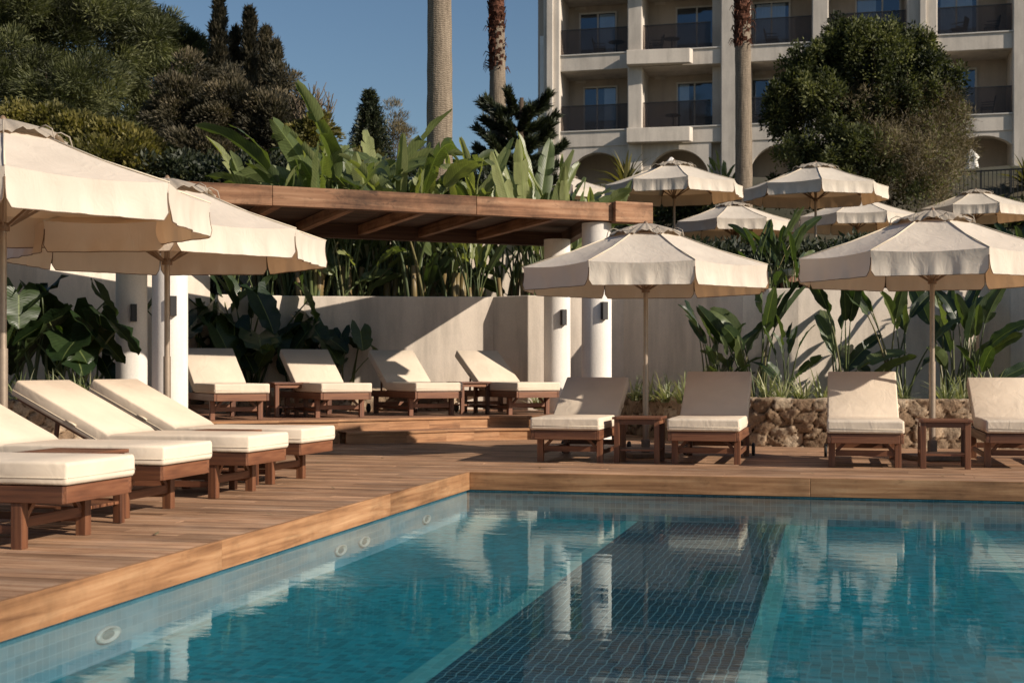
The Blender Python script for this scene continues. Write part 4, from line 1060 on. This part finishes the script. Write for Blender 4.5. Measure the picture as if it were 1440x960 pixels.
# hedges and ground cover behind the wall
def cover(name,label,px0,px1,py0,py1,d0,d1,n,mat='under',L=.12,W=.05,cl=.35,kind=None,cat='shrub'):
    base=pw((px0+px1)/2,(d0+d1)/2,zat((py0+py1)/2,(d0+d1)/2)); nc=int(n/90)+4
    cc=[]
    for i in range(nc):
        d=rng.uniform(d0,d1); p=at(rng.uniform(px0,px1),rng.uniform(py0,py1),d)-base; cc.append(tuple(p))
    cc=np.array(cc); k=rng.integers(0,nc,n); dd=randdir(n,.4); q=rng.uniform(0,1,n)**.5; C=cc[k]+dd*(cl*q)[:,None]; tone=rng.normal(.4,.2,nc)
    t=empty(name,base); leaf_mesh('leaves',C,dd+rng.normal(size=(n,3))*.5,L*rng.uniform(.6,1.4,n),W*rng.uniform(.7,1.3,n),tone[k]+rng.normal(0,.13,n),M[mat],t)
    st=MB()
    for i in range(24): c=Vector(cc[rng.integers(nc)]); st.tube([c+Vector((0,0,-1.2)),c],[.02,.008],4)
    st.build('stems',M['bark'],t); tag(t,label,cat)
cover('hedge','dark clipped hedge on the terrace below the overlapping upper parasols',1060,1200,362,415,23,25,20000)
cover('hedge','dark shrubbery under the upper parasols right of centre',1190,1330,352,410,25,28,22000)
cover('hedge','dark shrubbery on the terrace behind the right-hand parasol',1330,1480,350,410,24,27,20000)
cover('hedge','dark shrubs behind the central parasol above the garden wall',860,1060,360,412,23,25,20000)
cover('hedge','dark shrub band under the arches left of the terrace parasols',820,1060,285,308,40,43,9000,'ficus',.18,.08,.5)
cover('hedge','planting below the iron railing at far right',1330,1480,300,318,38,42,9000,'ficus',.18,.08,.5)
cover('hedge','dense dark shrubs behind the banana plants at left',200,480,235,330,26,28,34000)
cover('hedge','dense dark shrubs behind the banana plants around the thick palm trunk',480,700,250,330,26,29,26000)
cover('hedge','low dark shrubs behind the banana plants at the right end of the pergola',700,860,305,345,26,29,12000)
cover('hedge','shaded shrubs behind the left pergola columns',-60,300,300,420,23,25,30000)
# ================================================================== BIG-LEAVED PLANTS
def leaf_blade(mb, p, dr, L, W, droop, roll, fold=.35, shape='paddle', torn=0, rnd=.5, rs=random, wav=.05, nseg=12):
    """blade from point p along dr, bending down by droop"""
    p=Vector(p); dr=Vector(dr).normalized(); side=dr.cross(Vector((0,0,1)))
    if side.length<.05: side=Vector((1,0,0))
    side.normalize(); side=Matrix.Rotation(roll,3,dr)@side
    hor=Vector((dr.x,dr.y,0)); 
    if hor.length<.05: hor=Vector((rs.uniform(-1,1),rs.uniform(-1,1),0))
    hor.normalize()
    pts=[p.copy()];tn=[dr.copy()];sd=[side.copy()]; axis=dr.cross(Vector((0,0,-1)))
    if axis.length<.02: axis=hor.cross(Vector((0,0,-1)))
    axis.normalize()
    for i in range(nseg):
        R=Matrix.Rotation(droop/nseg*(.4+1.2*i/nseg),3,axis); dr=R@dr; side=R@side; p=p+dr*(L/nseg); pts.append(p.copy()); tn.append(dr.copy()); sd.append(side.copy())
    cols=(-1,-.55,-.12,.12,.55,1)
    ph=rs.uniform(0,6)
    def width(s):
        if shape=='paddle': return W/2*max(.02,math.sin(math.pi*min(1,s*.98+.02)**.80))**.46
        if shape=='heart': return W/2*max(.0,(1-((s-.34)/.665)**2))**.62 if s>.34 else W/2*(.88+.12*s/.34)
        return W/2*(1-s)**.6*min(1,.5+s*3)
    segs=[(0,nseg)]
    if torn:
        cuts=sorted(rs.sample(range(2,nseg-1),min(torn,nseg-4))); segs=list(zip([0]+cuts,cuts+[nseg]))
    for half in (-1,1):
        for (a,b_) in (segs if torn else [(0,nseg)]):
            tw=rs.uniform(-.5,.5) if torn else 0; vs=[];g=[];fs=[]
            cc=(0,.12,.55,1) 
            for i in range(a,b_+1):
                s=i/nseg; w=width(s)*(1-.07*(torn>0 and i in (a,b_))); N=sd[i].cross(tn[i]).normalized(); back=tn[i]*(-W*.16 if shape=='heart' else W*.12)
                for c in cc:
                    fo=fold+tw*c+ (.10*math.sin(ph+s*17+half)*c*c); x=w*c
                    q=pts[i]+sd[i]*(half*x*math.cos(fo))+N*(x*math.sin(fo))+N*(wav*W*math.sin(ph+s*22+half*2)*c*c)+back*c*(1 if shape!='heart' else (1-s)*.6)
                    if shape=='heart' and s<.3: q=q-tn[i]*(W*.38*math.sin(c*2.2)*(1-s/.3))
                    vs.append(q); g.append((s,half*c,rnd*10))
            k=len(cc)
            for i in range(b_-a):
                for j in range(k-1):
                    f=(i*k+j,i*k+j+1,(i+1)*k+j+1,(i+1)*k+j); fs.append(f if half>0 else f[::-1])
            mb.add(vs,fs,g,r=rnd)
    return pts
def bez(p0,p1,p2,n=6): return [p0*(1-t)**2+p1*2*t*(1-t)+p2*t*t for t in [i/n for i in range(n+1)]]
def big_plant(name,n,H,spread,LL,LW,mat,seed,shape='paddle',upr=.8,droop=(.3,1.1),torn=(0,3),tone=.5,thick=.03,cane=False,lo=.55):
    rs=random.Random(seed); t=empty(name); lf=MB(); st=MB()
    for i in range(n):
        a=i*2.4+rs.uniform(-.5,.5); sp=rs.uniform(.15,1)*spread; dr=Vector((math.cos(a),math.sin(a),0)); h=H*rs.uniform(lo,1)
        b0=Vector((rs.uniform(-.12,.12),rs.uniform(-.12,.12),-.05)); tip=b0+dr*sp+Vector((0,0,h)); mid=b0+dr*sp*.25+Vector((0,0,h*.6))
        pts=bez(b0,mid,tip,7); st.tube(pts,[thick*(1-.6*k/7) for k in range(8)],6,r=rs.uniform(.1,.8))
        tn=(pts[-1]-pts[-2]).normalized()
        L=LL*rs.uniform(.7,1.15); W=LW*rs.uniform(.75,1.15)
        if shape=='heart': 
            d2=(dr*rs.uniform(.5,1.0)+Vector((0,0,-rs.uniform(.3,1.1)))).normalized()
            leaf_blade(lf,tip-d2*L*.25,d2,L,W,rs.uniform(0,.35),rs.uniform(-.35,.35),.12,'heart',0,min(1,max(0,rs.gauss(tone,.22))),rs,.05,10)
        else:
            d2=(tn*upr+dr*(1-upr)*rs.uniform(.4,1.6)).normalized()
            leaf_blade(lf,tip,d2,L,W,rs.uniform(*droop),rs.uniform(-1.3,1.3),rs.uniform(.15,.6),'paddle',rs.randint(*torn),min(1,max(0,rs.gauss(tone,.25))),rs)
            pp=[tip+d2*(L*.15*k) for k in range(2)]
    if cane:
        for i in range(5):
            a=rs.uniform(0,6.28); st.tube([(math.cos(a)*.1,math.sin(a)*.1,-.1),(math.cos(a)*.16,math.sin(a)*.16,H*.35)],[.05,.035],7,r=.95)
    lf.build('leaves',M[mat],t,True); st.build('stems',M['stalk'],t,True); return t
def tuft(name,n,L,W,seed,mat='variegated'):
    rs=random.Random(seed); t=empty(name); lf=MB()
    for i in range(n):
        a=rs.uniform(0,6.28); el=rs.uniform(.5,1.45); dr=Vector((math.cos(a)*math.cos(el),math.sin(a)*math.cos(el),math.sin(el))); r=rs.random()
        p=Vector((rs.uniform(-.06,.06),rs.uniform(-.06,.06),-.02)); l=L*rs.uniform(.6,1.15); s=dr.cross(Vector((0,0,1))).normalized()*W/2; vs=[];fs=[]
        for k in range(6):
            q=k/5; w=(1-q)**.6*min(1,.6+q*2); vs+=[p-s*w,p+s*w]; dr=(dr+Vector((0,0,-.16-.1*q))).normalized(); p=p+dr*l/5
        for k in range(5): fs.append((2*k,2*k+1,2*k+3,2*k+2))
        lf.add(vs,fs,r=r)
    lf.build('leaves',M[mat],t,True); return t
PROT={}
def plant(kind,variant,px,d,z,rot,sc,label,cat,group,sx=None):
    key=(kind,variant)
    if key not in PROT:
        s=hash_(kind)*10+variant
        if kind=='banana': t=big_plant('banana_plant',12,1.75,.8,1.15,.29,'banana',s,upr=.8,droop=(.1,1.7),torn=(1,6),tone=.62,thick=.03,cane=True)
        if kind=='upright': t=big_plant('banana_plant',10,1.6,.45,.98,.24,'banana',s,upr=.97,droop=(-.05,.45),torn=(0,4),tone=.8,thick=.028,cane=True)
        if kind=='strel': t=big_plant('strelitzia_plant',11,1.1,.34,.60,.175,'strel',s,upr=.85,droop=(.0,.7),torn=(0,1),tone=.5,thick=.016,lo=.3)
        if kind=='ear': t=big_plant('elephant_ear_plant',8,1.1,.6,.46,.42,'ear',s,shape='heart',tone=.5,thick=.018,lo=.45)
        if kind=='tuft': t=tuft('variegated_grass_plant',46,.52,.03,s)
        if kind=='fern': t=tuft('cycad_plant',60,1.0,.14,s,'yellowgreen')
        PROT[key]=t
    else: t=copy_tree(PROT[key])
    p=pw(px,d,z); t.location=p; t.rotation_euler=(0,0,rot); t.scale=(sc,sc,sc*(sx or 1)); tag(t,label,cat,group); return t
def hash_(s): return sum(ord(c)*(i+3) for i,c in enumerate(s))
# --- upper bed: bananas above / behind the pergola
G='banana plants massed above the pergola'
ub=[('banana',0,372,24.0,.95,'leftmost banana plant above the pergola, beside the dark conifer'),
('banana',1,412,23.2,1.05,'banana plant with a long arching leaf reaching left towards the cypresses'),
('banana',2,455,24.5,.90,'broad banana plant below the bare twigs'),
('banana',0,492,23.0,1.02,'tall drooping banana plant below the small dark fir'),
('banana',3,530,24.2,1.08,'tallest drooping banana plant left of the thick palm trunk'),
('banana',1,572,23.4,.98,'banana plant directly left of the thick palm trunk'),
('banana',2,598,25.2,.85,'banana plant partly behind the thick palm trunk'),
('upright',0,640,22.8,1.02,'banana plant with one tall pale upright leaf against the thick palm trunk'),
('banana',3,668,23.6,.86,'low banana plant between the two tall palm trunks'),
('upright',1,715,23.0,.92,'banana plant at the foot of the slender palm trunk'),
('upright',2,748,22.8,1.05,'banana plant with the tall upright leaf in front of the araucaria'),
('upright',3,800,22.9,.95,'banana plant with pale ragged leaves at the right end of the pergola roof'),
('upright',0,828,23.6,.82,'small banana plant behind the right corner of the pergola'),
('upright',1,392,24.6,1.1,'upright banana plant behind the long arching leaf near the cypresses'),
('banana',3,436,22.7,1.12,'banana plant with crossed leaves in front of the bare twigs'),
('upright',2,470,24.9,1.05,'tall upright-leaved banana plant between bare twigs and small fir'),
('banana',0,510,25.1,1.2,'banana plant with torn hanging leaves directly under the small fir'),
('upright',3,548,23.2,.98,'upright-leaved banana plant right of the small fir'),
('banana',2,585,22.6,1.0,'banana plant overhanging the pergola beam just left of the thick palm trunk'),
('upright',1,690,25.0,1.1,'banana plant half behind the foot of the slender palm trunk'),
('banana',1,772,23.8,.95,'ragged banana plant between the two upright pale ones by the araucaria')]
for i,(k,v_,px,d,sc,lb) in enumerate(ub): plant(k,v_,px,d,1.9,i*1.31+.4,sc*(1.25 if px<600 else 1.15),lb,'banana plant',G)
G='bird-of-paradise plants along the bed above the garden wall'
ws=['left end of the bed','below the left parasol tip','above the second platform lounger','in the dense row under the pergola roof, left part','in the dense row under the pergola roof, above the third platform lounger','in front of the upper white wall','with reddish canes under the pergola roof','with yellowish canes right of the upper white wall','under the right part of the pergola roof','just left of the white column pair','between the pergola and the central parasol','behind the central parasol pole','right of the pergola corner']
pxs=[330,372,405,440,478,512,548,590,628,668,705,740,770]
for i,(px,w) in enumerate(zip(pxs,ws)):
    if i in (3,6,10): continue
    if i in (2,5,8): plant('banana',i%4,px,22.9,1.9,i*2.1,.62,'low broad-leaved banana plant '+w,'banana plant','low banana plants under the pergola roof'); continue
    plant('strel' if i%3 else 'upright',i%4,px,22.2+(i%3)*.5,1.9,i*2.1,1.25 if i%3 else .68,'bushy long-stalked plant '+w,'plant',G)
low=[(1075,21.6,1.0,'green long-leaved plant on the wall top right of the central parasol'),(1112,21.6,.85,'pale-leaved plant rising behind the wall between the two nearer parasols'),(1092,22.5,.9,'taller plant behind the wall left of the right-hand parasol'),(1436,18.9,.8,'dark-leaved plant standing up beside the far right terrace parasol')]
for i,(px,d,sc,lb) in enumerate(low): plant('strel',(i+1)%4,px,d,1.95 if px<1400 else 1.9,i*1.7,sc,lb,'plant',G)
# --- planter on the right
G='bird-of-paradise plants in the right-hand planter'
rp=[(1002,18.9,.95,'dark-leaved plant in the planter right behind the fully shaded lounger'),
(1018,18.4,.80,'shorter plant with one curled yellowing leaf left of the tall planter plant'),
(1062,18.5,1.22,'tall upright plant in the planter between the central parasol and the right parasol'),
(1105,18.0,.72,'low spreading plant with a bright broad leaf lying right in the planter'),
(1180,18.3,1.20,'tall dark plant standing behind the lounger with the diagonal shadow'),
(1262,18.2,1.18,'tall plant with spreading leaves left of the right parasol pole'),
(1345,18.2,1.28,'tallest dark plant at the right end of the planter'),
(1368,17.9,1.0,'dark plant against the shaded wall end at far right')]
for i,(px,d,sc,lb) in enumerate(rp): plant('strel',i%4,px,d,.5,i*1.9+.3,sc,lb,'plant',G)
G='variegated spiky grasses on the stone planters'
tf=[(893,19.0),(918,18.6),(938,18.2),(962,17.6),(990,17.6),(1078,17.2),(1100,17.0),(1128,17.2),(1158,17.4),(1240,17.2),(1270,17.0),(1330,16.8),(1352,17.0),(1395,17.2)]
wt=['beside the central parasol pole, left side','second left of the central parasol pole','just behind the central parasol pole','brightest, right of the central parasol pole','behind the left edge of the fully shaded lounger','at the foot of the tall planter plant','bright sunlit, on top of the exposed stone wall','right of the sunlit one on the exposed stones','behind the left corner of the diagonally shaded lounger','behind the right corner of the diagonally shaded lounger','left of the right-hand parasol pole','right of the right-hand parasol pole','behind the right-hand parasol pole in deep shade','behind the rightmost lounger']
for i,((px,d),w) in enumerate(zip(tf,wt)): plant('tuft',i%4,px,d,.51,i*1.3,random.uniform(.8,1.1),'pale striped spiky grass '+w,'plant',G)
plant('tuft',0,755,20.7,.35,.5,.9,'single spiky striped grass against the wall left of the white column pair','plant',G)
# --- left planter and pergola planter
G='elephant-ear plants at the foot of the plastered wall'
le=[(12,16.8,1.15,'elephant ear plant at the very left edge behind the near parasol pole'),(58,16.6,1.32,'elephant ear plant with a big sunlit leaf behind the left stone wall'),(100,16.2,1.3,'elephant ear plant with tall pale stalks right of the one with the big sunlit leaf'),(128,18.6,1.05,'dark elephant ear plant beside the half-shaded column')]
for i,(px,d,sc,lb) in enumerate(le): plant('ear',i%3,px,d,.52,i*1.1+2.2,sc,lb,'plant',G)
ce=[(282,20.2,1.28,'dark elephant ear plant just right of the left column pair'),(318,20.7,1.25,'dark elephant ear plant behind the first platform lounger'),(352,20.9,1.38,'tallest dark elephant ear plant behind the gap between first and second platform loungers'),(418,21.1,1.1,'dark elephant ear plant behind the second platform lounger'),(447,21.0,1.15,'dark round-leaved elephant ear plant between second and third platform loungers'),(488,21.1,.85,'small drooping elephant ear plant at the right end of the shaded bed')]
for i,(px,d,sc,lb) in enumerate(ce): plant('ear',(i+1)%3,px,d,.56,i*1.7,sc,lb,'plant',G)
for i,(px,sc,lb) in enumerate(((345,1.15,'slim upright plant rising behind the elephant ears under the pergola'),(300,1.0,'upright dark plant right of the left column pair'))): plant('strel',i,px,21.0,.56,i*2+1,sc*1.25,lb,'plant','slim plants under the pergola')
for i,(px,d,w) in enumerate(((30,15.6,'at the left edge of the left planter'),(75,15.4,'below the big sunlit elephant ear leaf'),(105,15.5,'between elephant ear stalks'),(128,16.0,'nearest the half-shaded column'))): plant('tuft',(i+2)%4,px,d,.54,i,.9,'pale striped spiky grass '+w,'plant','variegated grasses in the left planter')
for i,(px,py,d,sc,lb) in enumerate(((880,266,44,1.0,'small bright cycad on the terrace left of the upper parasols'),(1446,262,40,.8,'bright spiky plant at the right edge by the railing'))): plant('fern',i,px,d,zat(py,d),i,sc*1.3,lb,'plant','small spiky terrace plants')
for i,(px,py,d,sc,lb) in enumerate(((1018,268,38,.55,'small pale banana plant left of the palm trunk in front of the hotel'),(128,268,21,.6,'single pale leaf tip rising above the near left parasol'),(226,285,21,.55,'single pale leaf tip rising between the two left parasols'))):
    plant('upright',i+1,px,d,zat(py,d)-(1.0 if i else .3),i*2,sc,lb,'banana plant','small banana plants seen above other things')
for i in range(14):
    x,y=[(-2.9,12.1),(-1.7,12.5),(-2.3,12.9),(-3.6,11.0),(-3.8,9.9),(-5.0,12.6),(-3.5,8.0),(-.2,12.3),(.9,12.2),(-4.6,13.4),(-3.9,12.4),(-3.7,6.9),(-6.0,13.6),(-2.7,12.4)][i]
    lf=MB(); a=random.uniform(0,6.28); c=Vector((0,0,.006)); d1=Vector((math.cos(a),math.sin(a),.1))*.03; d2=Vector((-math.sin(a),math.cos(a),.25))*.012
    lf.add([c-d1,c+d2,c+d1+Vector((0,0,.008)),c-d2+Vector((0,0,.003))],[(0,1,2,3)],r=.9); tag(lf.build('fallen_leaf',M['dry'],loc=(x,y,.002)),'tiny dry leaf lying on the pool deck boards','leaf','tiny dry leaves scattered on the deck')
# ================================================================== LIGHT, SKY, CAMERA
sv=Vector((.967,-.26,.52)).normalized()
sun=bpy.data.lights.new('sun','SUN'); sun.energy=5.9; sun.angle=rad(.53); sun.color=(1,.89,.76)
so=bpy.data.objects.new('sun',sun); COL.objects.link(so); so.rotation_euler=sv.to_track_quat('Z','Y').to_euler(); so.location=(10,-5,12)
w=bpy.data.worlds.new('World'); scn.world=w; w.use_nodes=True; nt=w.node_tree
bg=nt.nodes['Background']; sk=nt.nodes.new('ShaderNodeTexSky'); sk.sky_type='NISHITA'; sk.sun_disc=False
sk.sun_elevation=math.asin(sv.z); sk.sun_rotation=math.atan2(sv.x,sv.y); sk.altitude=0; sk.air_density=1.0; sk.dust_density=.6; sk.ozone_density=1.5
hs=nt.nodes.new('ShaderNodeHueSaturation'); hs.inputs['Saturation'].default_value=1.1; hs.inputs['Value'].default_value=1
nt.links.new(sk.outputs[0],hs.inputs['Color']); nt.links.new(hs.outputs[0],bg.inputs['Color']); bg.inputs['Strength'].default_value=.08
cam=bpy.data.cameras.new('camera'); co=bpy.data.objects.new('camera',cam); COL.objects.link(co)
co.location=(0,0,EYE); co.rotation_euler=(rad(90),0,TH); cam.sensor_width=36; cam.lens=FPX/1440*36; cam.shift_y=(HY-480)/1440
cam.clip_end=6000; cam.clip_start=.1; cam.dof.use_dof=True; cam.dof.focus_distance=12.5; cam.dof.aperture_fstop=4.0
scn.camera=co
scn.view_settings.view_transform='Standard'; scn.view_settings.look='None'; scn.view_settings.exposure=0
scn.render.engine='CYCLES'; scn.cycles.max_bounces=8; scn.cycles.transparent_max_bounces=16
